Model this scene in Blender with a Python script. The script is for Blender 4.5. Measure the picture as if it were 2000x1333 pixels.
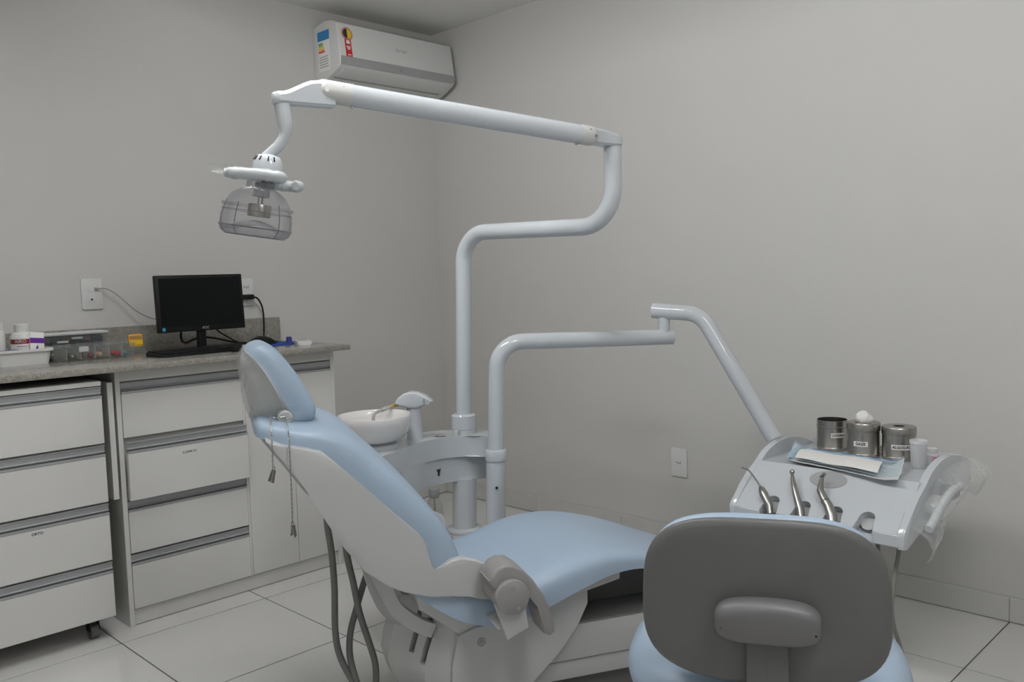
import bpy, bmesh, math, random
from mathutils import Vector, Matrix
random.seed(7)
for o in list(bpy.data.objects): bpy.data.objects.remove(o)
SC = bpy.context.scene
COL = SC.collection

# ------------------------------------------------------------------ camera
def rad(d): return math.radians(d)
cam_d = bpy.data.cameras.new('camera'); cam = bpy.data.objects.new('camera', cam_d); COL.objects.link(cam)
cam_d.sensor_width = 36.0; cam_d.lens = 1700.804/2000*36.0; cam_d.clip_start = 0.02
_a, _b, _r = rad(-45.2824), rad(-4.314), rad(-1.7392)
_F = Vector((-math.sin(_a)*math.cos(_b), math.cos(_a)*math.cos(_b), math.sin(_b)))
_R = Vector((math.cos(_a), math.sin(_a), 0)); _U = _R.cross(_F)
_R2 = _R*math.cos(_r)+_U*math.sin(_r); _U2 = _U*math.cos(_r)-_R*math.sin(_r)
cam.matrix_world = Matrix(((_R2.x,_U2.x,-_F.x,-2.9892),(_R2.y,_U2.y,-_F.y,-3.4814),(_R2.z,_U2.z,-_F.z,1.1398),(0,0,0,1)))
SC.camera = cam

# ------------------------------------------------------------------ world, exposure
W = bpy.data.worlds.new('room_world'); SC.world = W; W.use_nodes = True
W.node_tree.nodes['Background'].inputs[0].default_value = (0.8,0.87,1,1)
W.node_tree.nodes['Background'].inputs[1].default_value = 0.0
vs = SC.view_settings
vs.view_transform = 'Standard'; vs.look = 'None'; vs.gamma = 1.0; vs.use_curve_mapping = False
vs.exposure = 0.06

# ------------------------------------------------------------------ room light
# the only light is that of the two twin-tube ceiling luminaires (built with the room below, outside the view);
# their tubes show as thin bright line reflections in the enamelled arms
LAMPS = [(-2.0,-1.62),(-2.0,-3.5)]
TUBE_STRENGTH = 80.0

# ------------------------------------------------------------------ materials
MATS = {}
def mat(name, col, rough=0.5, metal=0.0, var=0.0, scale=8.0, bump=0.0, bscale=200.0, spec=0.5, coat=0.0, trans=0.0, alpha=1.0, emit=0.0, ior=1.45):
    if name in MATS: return MATS[name]
    m = bpy.data.materials.new(name); m.use_nodes = True
    nt = m.node_tree; b = nt.nodes['Principled BSDF']
    def s(k, v):
        if k in b.inputs: b.inputs[k].default_value = v
    c = (col[0],col[1],col[2],1)
    s('Base Color', c); s('Roughness', rough); s('Metallic', metal); s('Specular IOR Level', spec); s('Coat Weight', coat)
    s('Coat Roughness', 0.05); s('Transmission Weight', trans); s('Alpha', alpha); s('IOR', ior)
    tc = nt.nodes.new('ShaderNodeTexCoord')
    n = nt.nodes.new('ShaderNodeTexNoise'); n.inputs['Scale'].default_value = scale; n.inputs['Detail'].default_value = 4
    nt.links.new(tc.outputs['Object'], n.inputs['Vector'])
    mx = nt.nodes.new('ShaderNodeMix'); mx.data_type = 'RGBA'
    mx.inputs[6].default_value = tuple(max(0,x*(1-var)) for x in col)+(1,); mx.inputs[7].default_value = tuple(min(1,x*(1+var)) for x in col)+(1,)
    nt.links.new(n.outputs['Fac'], mx.inputs[0]); nt.links.new(mx.outputs[2], b.inputs['Base Color'])
    if bump > 0:
        n2 = nt.nodes.new('ShaderNodeTexNoise'); n2.inputs['Scale'].default_value = bscale; n2.inputs['Detail'].default_value = 3
        nt.links.new(tc.outputs['Object'], n2.inputs['Vector'])
        bp = nt.nodes.new('ShaderNodeBump'); bp.inputs['Strength'].default_value = bump; bp.inputs['Distance'].default_value = 0.002
        nt.links.new(n2.outputs['Fac'], bp.inputs['Height']); nt.links.new(bp.outputs['Normal'], b.inputs['Normal'])
    if emit > 0:
        s('Emission Color', c); s('Emission Strength', emit)
    MATS[name] = m
    return m
def film(name, tint=(0.95,0.97,0.98), base=0.12, edge=0.75, rough=0.08, body=None, crinkle=0.0, cscale=40):
    # thin clear plastic: see-through face on, glossy and whiter towards grazing angles (Fresnel)
    m = bpy.data.materials.new(name); m.use_nodes = True; nt = m.node_tree
    b = nt.nodes['Principled BSDF']; out = nt.nodes['Material Output']
    b.inputs['Base Color'].default_value = (*(body or tint),1); b.inputs['Roughness'].default_value = rough
    tr = nt.nodes.new('ShaderNodeBsdfTransparent'); tr.inputs[0].default_value = (*tint,1)
    lw = nt.nodes.new('ShaderNodeLayerWeight'); lw.inputs[0].default_value = 0.35
    mr = nt.nodes.new('ShaderNodeMapRange'); mr.inputs[3].default_value = base; mr.inputs[4].default_value = edge
    nt.links.new(lw.outputs['Facing'], mr.inputs[0])
    ms = nt.nodes.new('ShaderNodeMixShader'); nt.links.new(mr.outputs[0], ms.inputs[0])
    nt.links.new(tr.outputs[0], ms.inputs[1]); nt.links.new(b.outputs[0], ms.inputs[2]); nt.links.new(ms.outputs[0], out.inputs[0])
    if crinkle > 0:
        tc = nt.nodes.new('ShaderNodeTexCoord'); n2 = nt.nodes.new('ShaderNodeTexNoise'); n2.inputs['Scale'].default_value = cscale
        n2.inputs['Detail'].default_value = 5
        nt.links.new(tc.outputs['Object'], n2.inputs['Vector'])
        bp = nt.nodes.new('ShaderNodeBump'); bp.inputs['Strength'].default_value = crinkle; bp.inputs['Distance'].default_value = 0.01
        nt.links.new(n2.outputs['Fac'], bp.inputs['Height']); nt.links.new(bp.outputs['Normal'], b.inputs['Normal']); nt.links.new(bp.outputs['Normal'], lw.inputs['Normal'])
    MATS[name] = m
    return m
def granite():
    m = bpy.data.materials.new('granite'); m.use_nodes = True; nt = m.node_tree; b = nt.nodes['Principled BSDF']
    tc = nt.nodes.new('ShaderNodeTexCoord')
    v = nt.nodes.new('ShaderNodeTexVoronoi'); v.inputs['Scale'].default_value = 190
    n = nt.nodes.new('ShaderNodeTexNoise'); n.inputs['Scale'].default_value = 60; n.inputs['Detail'].default_value = 6
    for q in (v, n): nt.links.new(tc.outputs['Object'], q.inputs['Vector'])
    r1 = nt.nodes.new('ShaderNodeValToRGB'); e = r1.color_ramp.elements
    e[0].position = 0.0; e[0].color = (0.11,0.105,0.092,1); e[1].position = 1.0; e[1].color = (0.40,0.38,0.335,1)
    k = r1.color_ramp.elements.new(0.35); k.color = (0.26,0.248,0.215,1)
    r2 = nt.nodes.new('ShaderNodeValToRGB'); e = r2.color_ramp.elements
    e[0].position = 0.35; e[0].color = (0.20,0.19,0.165,1); e[1].position = 0.65; e[1].color = (0.33,0.315,0.28,1)
    mx = nt.nodes.new('ShaderNodeMix'); mx.data_type = 'RGBA'; mx.inputs[0].default_value = 0.5
    nt.links.new(v.outputs['Color'], r1.inputs[0]); nt.links.new(n.outputs['Fac'], r2.inputs[0])
    nt.links.new(r1.outputs[0], mx.inputs[6]); nt.links.new(r2.outputs[0], mx.inputs[7]); nt.links.new(mx.outputs[2], b.inputs['Base Color'])
    b.inputs['Roughness'].default_value = 0.16
    MATS['granite'] = m
    return m
def wallmat(name, col):
    m = mat(name, col, rough=0.75, var=0.03, scale=1.3, bump=0.12, bscale=90, spec=0.25)
    return m

M_WALL = wallmat('wall_paint', (0.575,0.568,0.548))
M_CEIL = mat('ceiling_paint', (0.82,0.815,0.79), 0.8, var=0.02, scale=2, bump=0.05)
M_TILE = mat('porcelain_tile', (0.66,0.655,0.635), 0.15, var=0.02, scale=5, spec=0.5)
M_GROUT = mat('grout', (0.13,0.12,0.105), 0.9, var=0.2, scale=20)
M_SKIRTB = mat('skirting_bed', (0.30,0.285,0.26), 0.8)
M_SKIRT = mat('skirting_tile', (0.57,0.565,0.54), 0.25, var=0.03, scale=5)
M_CAB = mat('white_melamine', (0.66,0.655,0.635), 0.35, var=0.02, scale=6)
M_CABIN = mat('cabinet_inside', (0.66,0.655,0.635), 0.5, var=0.02)
M_ALU = mat('satin_aluminium', (0.42,0.43,0.44), 0.42, 0.35, var=0.03, scale=30)
M_WHITE = mat('white_enamel', (0.54,0.57,0.595), 0.09, var=0.01, coat=0.3)
M_ABS = mat('white_plastic', (0.49,0.50,0.495), 0.3, var=0.015, bump=0.03, bscale=500)
M_ABS2 = mat('warm_white_plastic', (0.55,0.555,0.54), 0.32, var=0.015)
M_AC = mat('ac_white_plastic', (0.66,0.66,0.65), 0.3, var=0.01)
M_CER = mat('white_ceramic', (0.74,0.725,0.71), 0.12, coat=0.4)
M_BLUE = mat('sky_blue_vinyl', (0.36,0.455,0.565), 0.40, var=0.02, scale=10, bump=0.10, bscale=600)
M_GREY = mat('grey_plastic', (0.122,0.122,0.119), 0.42, var=0.03, scale=20, bump=0.05, bscale=500)
M_GREYL = mat('mid_grey_plastic', (0.150,0.148,0.150), 0.42, var=0.03, scale=20, bump=0.05, bscale=500)
M_ARM = mat('armrest_grey', (0.285,0.275,0.27), 0.45, var=0.02, scale=20, bump=0.03, bscale=500)
M_DGREY = mat('dark_grey_rubber', (0.13,0.128,0.122), 0.6, var=0.1, scale=12)
M_BLACK = mat('black_plastic', (0.008,0.009,0.009), 0.5, var=0.1, spec=0.25)
M_SCREEN = mat('dark_screen', (0.004,0.005,0.005), 0.22, var=0.05, spec=0.15)
M_STEEL = mat('stainless_steel', (0.40,0.385,0.36), 0.26, 1.0, var=0.08, scale=14)
M_STEELD = mat('worn_steel', (0.40,0.39,0.37), 0.3, 1.0, var=0.15, scale=40)
M_HOSE = mat('grey_hose', (0.17,0.175,0.17), 0.5, var=0.05)
M_HOSEG = mat('olive_grey_hose', (0.20,0.21,0.175), 0.5, var=0.05)
M_PAPER = mat('white_paper', (0.80,0.79,0.77), 0.8, var=0.02, scale=30, bump=0.1, bscale=300)
M_INK = mat('dark_ink', (0.03,0.03,0.05), 0.7)
M_RED = mat('red_print', (0.55,0.03,0.03), 0.5)
M_YEL = mat('yellow_print', (0.80,0.58,0.02), 0.5)
M_GREEN = mat('green_print', (0.05,0.30,0.08), 0.5)
M_ORANGE = mat('orange_print', (0.85,0.38,0.02), 0.5)
M_BLUEP = mat('blue_print', (0.03,0.22,0.50), 0.5)
M_NAVY = mat('navy_plastic', (0.03,0.035,0.20), 0.45)
M_PURPLE = mat('purple_print', (0.12,0.02,0.28), 0.5)
M_MAROON = mat('maroon_print', (0.20,0.01,0.02), 0.5)
M_PINK = mat('pink_print', (0.75,0.15,0.35), 0.5)
M_PAD = mat('blue_fabric', (0.01,0.06,0.30), 0.8, var=0.1, scale=60)
M_TEAL = mat('teal_plastic', (0.15,0.33,0.36), 0.5)
M_GREYP = mat('grey_print', (0.32,0.32,0.32), 0.5)
M_STRIP = mat('silver_strip', (0.34,0.345,0.345), 0.4, var=0.02)
M_AMBER = mat('amber_tube', (0.50,0.36,0.12), 0.35)
M_LAMPBODY = mat('lamp_housing', (0.8,0.8,0.8), 0.5)
M_TUBE = mat('fluorescent_tube', (0.975,0.98,0.985), 0.4, emit=TUBE_STRENGTH)
M_COTTON = mat('cotton', (0.82,0.81,0.79), 0.95, bump=0.6, bscale=120)
M_GRAN = granite()
F_CLEAR = film('clear_plastic', (0.94,0.94,0.95), 0.02, 0.75, 0.03, body=(0.34,0.34,0.37))
F_EDGE = film('plastic_edge', (0.75,0.75,0.78), 0.55, 0.9, 0.05, body=(0.22,0.22,0.25))
F_BOX = film('storage_clear_plastic', (0.93,0.94,0.93), 0.05, 0.34, 0.15, body=(0.60,0.61,0.60))
F_WRAP = film('cling_film', (0.97,0.98,0.98), 0.07, 0.55, 0.12, body=(0.85,0.86,0.86), crinkle=1.0, cscale=45)
F_FROST = film('frosted_plastic', (0.9,0.91,0.92), 0.45, 0.85, 0.35, body=(0.86,0.87,0.88))
F_POUCH = film('pouch_film', (0.88,0.94,0.97), 0.13, 0.60, 0.1, body=(0.58,0.70,0.78), crinkle=0.9, cscale=35)
F_GLASS = film('collector_glass', (0.88,0.88,0.86), 0.12, 0.8, 0.05, body=(0.6,0.6,0.58))

# ------------------------------------------------------------------ mesh helpers
def catmull(P, n):
    # P: list of equal-length tuples -> smooth interpolation with n steps per span
    out = []
    for i in range(len(P)-1):
        p0 = P[max(i-1,0)]; p1 = P[i]; p2 = P[i+1]; p3 = P[min(i+2,len(P)-1)]
        for k in range(n):
            t = k/n
            out.append(tuple(0.5*((2*b)+(c-a)*t+(2*a-5*b+4*c-d)*t*t+(3*b-a-3*c+d)*t**3) for a,b,c,d in zip(p0,p1,p2,p3)))
    out.append(tuple(P[-1]))
    return out
def fillet(P, r, n=8):
    P = [Vector(p) for p in P]; out = [P[0]]
    for i in range(1, len(P)-1):
        a = (P[i-1]-P[i]); b = (P[i+1]-P[i]); la, lb = a.length, b.length; a.normalize(); b.normalize()
        ang = a.angle(b); rr = r[i-1] if isinstance(r,(list,tuple)) else r
        d = min(rr/math.tan(ang/2), la*0.49 if i>1 else la*0.98, lb*0.49 if i<len(P)-2 else lb*0.98); rr = d*math.tan(ang/2)
        bis = (a+b).normalized(); c = P[i]+bis*(rr/math.sin(ang/2))
        s = P[i]+a*d-c; e = P[i]+b*d-c; tot = s.angle(e); ax = s.cross(e).normalized()
        for k in range(n+1): out.append(c+Matrix.Rotation(tot*k/n,3,ax)@s)
    out.append(P[-1])
    return out
def rrect(w, h, r, n=6):
    # rounded rectangle outline centred on 0
    pts = []
    for cx, cy, a0 in ((w/2-r,h/2-r,0),(-w/2+r,h/2-r,90),(-w/2+r,-h/2+r,180),(w/2-r,-h/2+r,270)):
        for k in range(n+1):
            a = rad(a0+90*k/n); pts.append((cx+r*math.cos(a), cy+r*math.sin(a)))
    return pts
def frame(o, x, y, z): # columns
    return Matrix(((x[0],y[0],z[0],o[0]),(x[1],y[1],z[1],o[1]),(x[2],y[2],z[2],o[2]),(0,0,0,1)))
class MB:
    def __init__(s, xf=None): s.b = bmesh.new(); s.xf = xf
    def v(s, p):
        p = Vector(p)
        return s.b.verts.new(s.xf@p if s.xf else p)
    def face(s, vs):
        try: return s.b.faces.new(vs)
        except ValueError: return None
    def _bevel(s, faces, r, seg):
        if r <= 0: return
        es = list({e for f in faces for e in f.edges}); bmesh.ops.bevel(s.b, geom=es, offset=r, segments=seg, profile=0.5, affect='EDGES', clamp_overlap=True)
    def box(s, x0, x1, y0, y1, z0, z1, bevel=0.0, seg=2):
        V = [s.v((x,y,z)) for x in (x0,x1) for y in (y0,y1) for z in (z0,z1)]
        fs = [s.face([V[i] for i in q]) for q in ((0,1,3,2),(4,6,7,5),(0,4,5,1),(2,3,7,6),(0,2,6,4),(1,5,7,3))]
        s._bevel(fs, bevel, seg); return s
    def prism(s, poly, plane, a0, a1, bevel=0.0, seg=2, edges='all'):
        f = {'xz':lambda p,a:(p[0],a,p[1]), 'yz':lambda p,a:(a,p[0],p[1]), 'xy':lambda p,a:(p[0],p[1],a)}[plane]
        A = [s.v(f(p,a0)) for p in poly]; B = [s.v(f(p,a1)) for p in poly]; n = len(poly)
        fa = s.face(A); fb = s.face(B[::-1]); side = [s.face((A[i],B[i],B[(i+1)%n],A[(i+1)%n])) for i in range(n)]
        if bevel > 0:
            if edges == 'caps': es = list({e for q in (fa,fb) for e in q.edges})
            else: es = list({e for q in side+[fa,fb] for e in q.edges})
            bmesh.ops.bevel(s.b, geom=es, offset=bevel, segments=seg, profile=0.5, affect='EDGES', clamp_overlap=True)
        return s
    def loft(s, rings, closed=True, caps=True):
        R = [[s.v(p) for p in r] for r in rings]; n = len(R[0])
        for a, b in zip(R, R[1:]):
            for i in range(n if closed else n-1): s.face((a[i],a[(i+1)%n],b[(i+1)%n],b[i]))
        if caps and closed: s.face(R[0][::-1]); s.face(R[-1])
        return s
    def tube(s, P, r, n=14, caps=True):
        P = [Vector(p) for p in P]; rings = []; m = len(P)
        tg = [((P[min(i+1,m-1)]-P[max(i-1,0)]).normalized()) for i in range(m)]
        up = Vector((0,0,1)) if abs(tg[0].z) < 0.9 else Vector((1,0,0))
        u = tg[0].cross(up).normalized()
        for i in range(m):
            u = (u-tg[i]*u.dot(tg[i])).normalized(); w = tg[i].cross(u); rr = r[i] if isinstance(r,(list,tuple)) else r
            rings.append([P[i]+(u*math.cos(2*math.pi*k/n)+w*math.sin(2*math.pi*k/n))*rr for k in range(n)])
        return s.loft(rings, True, caps)
    def lathe(s, prof, o=(0,0,0), n=28, sx=1.0, sy=1.0, close=False):
        rings = [[(o[0]+sx*r*math.cos(2*math.pi*k/n), o[1]+sy*r*math.sin(2*math.pi*k/n), o[2]+z) for k in range(n)] for r, z in prof]
        if close: rings.append(rings[0])
        s.loft(rings, True, not close); return s
    def ell(s, c, r, n=16, m=10, cut=None):
        rings = []
        for j in range(m+1):
            a = math.pi*j/m; q = max(math.sin(a),0.02)
            rings.append([(c[0]+r[0]*q*math.cos(2*math.pi*k/n), c[1]+r[1]*q*math.sin(2*math.pi*k/n), c[2]-r[2]*math.cos(a)) for k in range(n)])
        return s.loft(rings)
    def sheet(s, grid, th=0.0):
        R = [[s.v(p) for p in r] for r in grid]
        fs = [s.face((R[i][j],R[i][j+1],R[i+1][j+1],R[i+1][j])) for i in range(len(R)-1) for j in range(len(R[0])-1)]
        if th > 0: bmesh.ops.solidify(s.b, geom=fs, thickness=th)
        return s
ROOT = {}
def thing(name, label, cat, loc=(0,0,0), rz=0.0, group=None, local=False):
    o = bpy.data.objects.new(name, None); COL.objects.link(o); o.empty_display_size = 0.05
    o.location = loc; o.rotation_euler = (0,0,rz)
    o['label'] = label; o['category'] = cat
    if group: o['group'] = group
    M = Matrix.Translation(loc)@Matrix.Rotation(rz,4,'Z')
    ROOT[o] = (Matrix.Identity(4) if local else M.inverted())
    return o
def obj(name, mb, m, parent=None, smooth=35, label=None, kind=None):
    bm = mb.b
    bmesh.ops.remove_doubles(bm, verts=bm.verts, dist=1e-6)
    bmesh.ops.recalc_face_normals(bm, faces=bm.faces)
    if parent is not None: bm.transform(ROOT[parent])
    me = bpy.data.meshes.new(name); bm.to_mesh(me); bm.free()
    if smooth:
        me.shade_smooth(); me.set_sharp_from_angle(angle=rad(smooth))
    me.materials.append(m)
    o = bpy.data.objects.new(name, me); COL.objects.link(o)
    if parent is not None: o.parent = parent; ROOT[o] = ROOT[parent]
    if label: o['label'] = label
    if kind: o['kind'] = kind
    return o
def solo(name, mb, m, label, cat, loc, group=None, smooth=35):
    # a thing that is one mesh: its origin at its base
    mb.b.transform(Matrix.Translation(-Vector(loc)))
    o = obj(name, mb, m, None, smooth); o.location = loc; o['label'] = label; o['category'] = cat
    if group: o['group'] = group
    ROOT[o] = Matrix.Translation(-Vector(loc))
    return o
def cut(o, mb, smooth=35):
    # carve a real recess: boolean difference with a temporary cutter, applied to the mesh
    bm = mb.b; bmesh.ops.recalc_face_normals(bm, faces=bm.faces)
    if o.parent is not None: bm.transform(ROOT[o])
    me = bpy.data.meshes.new('cutter'); bm.to_mesh(me); bm.free(); c = bpy.data.objects.new('cutter', me); COL.objects.link(c)
    p = o.parent; o.parent = None
    md = o.modifiers.new('cut','BOOLEAN'); md.operation = 'DIFFERENCE'; md.object = c; md.solver = 'EXACT'
    dg = bpy.context.evaluated_depsgraph_get(); dg.update(); new = bpy.data.meshes.new_from_object(o.evaluated_get(dg))
    o.modifiers.clear(); o.data = new; o.parent = p; bpy.data.objects.remove(c)
    new.shade_smooth(); new.set_sharp_from_angle(angle=rad(smooth))
def struct(name, mb, m, smooth=35):
    o = obj(name, mb, m, None, smooth); o['kind'] = 'structure'; ROOT[o] = Matrix.Identity(4); return o
def copy_tree(o, parent=None):
    c = o.copy(); COL.objects.link(c)
    if parent is not None: c.parent = parent
    for ch in o.children: copy_tree(ch, c)
    return c
def text(name, body, size, m, parent, M, ext=0.0002, spacing=1.0, shear=0.0, bold=0.0):
    cu = bpy.data.curves.new('txt','FONT'); cu.body = body; cu.size = size; cu.align_x = 'CENTER'; cu.align_y = 'CENTER'
    cu.extrude = ext; cu.space_character = spacing; cu.shear = shear; cu.offset = bold; cu.resolution_u = 3
    t = bpy.data.objects.new('txt', cu); COL.objects.link(t)
    dg = bpy.context.evaluated_depsgraph_get(); me = bpy.data.meshes.new_from_object(t.evaluated_get(dg))
    bpy.data.objects.remove(t)
    me.transform(ROOT[parent]@M); me.materials.clear(); me.materials.append(m); me.name = name
    o = bpy.data.objects.new(name, me); COL.objects.link(o); o.parent = parent; ROOT[o] = ROOT[parent]
    return o

# ================================================================== ROOM
RX0, RY0, H = -3.62, -4.62, 2.378
b = MB(); b.box(RX0-0.1,0.1,RY0-0.1,0.1,-0.12,-0.0022)
floor = struct('floor', b, M_GROUT)
S = 0.5095; GX, GY, GAP = -1.961, -0.660, 0.0022
xs = [RX0]+[GX+k*S for k in range(-4,5) if RX0 < GX+k*S < -0.02]+[0.0]
ys = [RY0]+[GY+k*S for k in range(-9,3) if RY0 < GY+k*S < -0.02]+[0.0]
tile_cache = {}
for i in range(len(xs)-1):
    for j in range(len(ys)-1):
        w = xs[i+1]-xs[i]-2*GAP; d = ys[j+1]-ys[j]-2*GAP; key = (round(w,4),round(d,4))
        if key not in tile_cache:
            b = MB(); b.box(-w/2,w/2,-d/2,d/2,-0.01,0)
            t = obj('floor_tile', b, M_TILE, None); tile_cache[key] = t.data
        else:
            t = bpy.data.objects.new('floor_tile', tile_cache[key]); COL.objects.link(t)
        t.location = ((xs[i]+xs[i+1])/2,(ys[j]+ys[j+1])/2,random.uniform(-0.0002,0.0)); t.parent = floor
struct('ceiling', MB().box(RX0-0.1,0.1,RY0-0.1,0.1,H,H+0.1), M_CEIL)
struct('wall_back', MB().box(RX0-0.1,0.1,0,0.1,-0.1,H), M_WALL)
struct('wall_right', MB().box(0,0.1,RY0-0.1,0,-0.1,H), M_WALL)
struct('wall_left', MB().box(RX0-0.1,RX0,RY0-0.1,0,-0.1,H), M_WALL)
struct('wall_front', MB().box(RX0,0,RY0-0.1,RY0,-0.1,H), M_WALL)
# tiled skirting
BBH = 0.080
bbr = struct('baseboard_right', MB().box(-0.006,0,RY0,0,0,BBH-0.001), M_SKIRTB)
for j in range(len(ys)-1):
    obj('skirting_tile', MB().box(-0.009,-0.002,ys[j]+0.0008,ys[j+1]-0.0008,0.0025,BBH,0.0015,1), M_SKIRT, bbr)
bbb = struct('baseboard_back', MB().box(RX0,-0.009,-0.006,0,0,BBH-0.001), M_SKIRTB)
for i in range(len(xs)-1):
    obj('skirting_tile', MB().box(xs[i]+0.0012,min(xs[i+1],-0.0095)-0.0012,-0.009,-0.002,0.003,BBH,0.0015,1), M_SKIRT, bbb)

# luminaires on the ceiling (above the camera's view)
for n_, (lx, ly) in enumerate(LAMPS):
    t = thing('ceiling_luminaire_offscreen', ['twin tube ceiling light above the dental chair','twin tube ceiling light nearer the room entrance'][n_], 'ceiling light', (lx,ly,H))
    obj('housing', MB().box(lx-0.15,lx+0.15,ly-0.62,ly+0.62,H-0.035,H-0.0005,0.004), M_LAMPBODY, t)
    for dy in (-0.075,0.075):
        obj('tube_offscreen', MB().tube([(lx+dy,ly-0.58,H-0.045),(lx+dy,ly+0.58,H-0.045)],0.013,10), M_TUBE, t)

# ================================================================== WALL SOCKETS
def plate(name, label, o, ux, n, w, h, holes):
    # o: lower left corner on the wall, ux: along the wall, n: out of the wall
    ux = Vector(ux); n = Vector(n); up = Vector((0,0,1)); o = Vector(o)
    t = thing(name, label, 'wall socket', tuple(o+ux*w/2))
    X = frame(o+ux*w/2+up*h/2, ux, up, n)
    b = MB(X); b.prism(rrect(w,h,0.006,4),'xy',0.0,0.008,0.0025,2,'caps'); obj('cover_plate', b, M_AC, t)
    for hx, hy, hw, hh, kind in holes:
        b = MB(X); b.prism([(hx+p[0],hy+p[1]) for p in rrect(hw,hh,0.003,3)],'xy',0.006,0.0095,0.0006,1,'caps'); obj('module', b, M_AC, t)
        if kind == 'pins':
            for dx, dy in ((-0.0085,0.001),(0,-0.003),(0.0085,0.001)):
                b = MB(X); b.prism([(hx+dx+0.0024*math.cos(a*0.785),hy+dy+0.0024*math.sin(a*0.785)) for a in range(8)],'xy',0.009,0.0099); obj('pin_hole', b, M_BLACK, t)
        elif kind == 'jack':
            b = MB(X); b.prism([(hx-0.004,hy+0.005),(hx+0.006,hy),(hx-0.004,hy-0.005)],'xy',0.009,0.0099); obj('jack_hole', b, M_BLACK, t)
        elif kind == 'net':
            b = MB(X); b.box(hx+0.006,hx+0.018,hy-0.005,hy+0.005,0.008,0.016,0.001); obj('network_plug', b, M_GREYP, t)
    return t
plate('wall_socket','white wall plate with a network plug in it, on the wall above the clear boxes',(-1.785,0,1.058),(1,0,0),(0,-1,0),0.077,0.118,
      [(0.002,0.020,0.032,0.018,'net'),(-0.002,-0.021,0.026,0.016,'jack')])
plate('wall_socket','white wall plate half hidden behind the monitor with a black plug',(-1.148,0,1.043),(1,0,0),(0,-1,0),0.077,0.118,
      [(0.002,0.022,0.034,0.020,'pins'),(0.002,-0.018,0.034,0.020,'none')])
plate('wall_socket','white wall plate with one three-pin socket low on the bare wall',(0,-1.4335,0.2915),(0,-1,0),(-1,0,0),0.077,0.118,
      [(0.0,0.0,0.034,0.022,'pins')])
P = catmull([(-1.732,-0.014,1.137),(-1.70,-0.03,1.135),(-1.66,-0.04,1.105),(-1.60,-0.05,1.045),(-1.54,-0.06,1.012),(-1.48,-0.07,1.005),(-1.42,-0.07,0.985)],6)
solo('network_cable', MB().tube(P,0.0022,8), M_GREYP, 'thin grey network cable running from the wall plate behind the monitor','cable',(-1.732,-0.014,1.137))
t = thing('power_cable','black power cable hanging from the wall plate beside the monitor','cable',(-1.108,-0.02,1.08))
obj('plug', MB().box(-1.135,-1.088,-0.045,-0.009,1.070,1.092,0.006), M_BLACK, t)
P = catmull([(-1.10,-0.04,1.081),(-1.075,-0.045,1.072),(-1.058,-0.05,1.03),(-1.055,-0.05,0.97),(-1.058,-0.05,0.915),(-1.075,-0.07,0.895),(-1.12,-0.10,0.895)],6)
obj('cord', MB().tube(P,0.0038,8), M_BLACK, t)

# ================================================================== COUNTER AND CABINETS
ZT, ZB = 0.8885, 0.8675
t = thing('countertop','grey speckled granite countertop over the white drawers','countertop',(-2.3,-0.3,ZB))
obj('slab', MB().box(RX0+0.001,-1.006,-0.622,-0.0005,ZB,ZT,0.002), M_GRAN, t)
obj('slab_end', MB().box(-1.006,-0.9585,-0.020,-0.0005,ZB,ZT,0.0015), M_GRAN, t)
solo('granite_upstand', MB().box(RX0+0.001,-0.9585,-0.020,-0.0005,ZT,0.986,0.0015), M_GRAN, 'low granite upstand running along the wall behind the monitor', 'upstand', (-2.3,-0.01,ZT))

def gola(b, x0, x1, yf, z0, z1):
    h = z1-z0
    # channel handle: flat top flange, sloping recess, front lip
    b.prism([(yf+0.001,z1),(yf+0.001,z1-0.002),(yf+0.005,z1-0.004),(yf+0.007,z0+h*0.48),(yf+0.001,z0+h*0.40),(yf+0.002,z0+h*0.36),(yf+0.013,z0+h*0.35),(yf+0.013,z0+h*0.22),(yf-0.0015,z0+h*0.19),(yf-0.0015,z0+0.001),(yf,z0),(yf+0.017,z0),(yf+0.017,z1)],'yz',x0,x1)
def drawer(par, x0, x1, yf, z0, z1, hh=0.036, name='drawer', label=None):
    d = obj(name, MB().box(x0,x1,yf,yf+0.018,z0,z1-hh,0.0012,1), M_CAB, par, label=label)
    b = MB(); gola(b, x0, x1, yf, z1-hh, z1); obj('handle', b, M_ALU, d)
    return d
YC = -0.5548; XL, XR = -1.890, -1.043
t = thing('base_cabinet','white base cabinet with four drawers and two doors under the granite top','cabinet',((XL+XR)/2,YC/2,0))
obj('side_panel', MB().box(XL,XL+0.016,YC,-0.012,0,ZB,0.001,1), M_CAB, t)
obj('side_panel', MB().box(XR-0.016,XR,YC,-0.012,0,ZB,0.001,1), M_CAB, t)
obj('carcass', MB().box(XL+0.016,XR-0.016,YC+0.021,-0.012,0.055,ZB-0.001), M_CABIN, t)
obj('top_rail', MB().box(XL+0.016,XR-0.016,YC+0.001,YC+0.021,0.829,ZB,0.001,1), M_CAB, t)
obj('plinth', MB().box(XL+0.016,XR-0.016,YC+0.010,YC+0.026,0.002,0.054,0.001,1), M_CAB, t)
obj('filler_board', MB().box(XL-0.032,XL-0.014,YC-0.016,-0.30,0.445,0.832,0.001,1), M_CAB, t)
obj('cleat', MB().box(XL-0.014,XL,-0.50,-0.30,0.60,0.66), M_CABIN, t)
XD = -1.440
rows = [(0.640,0.826),(0.432,0.629),(0.249,0.428),(0.058,0.245)]
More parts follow.
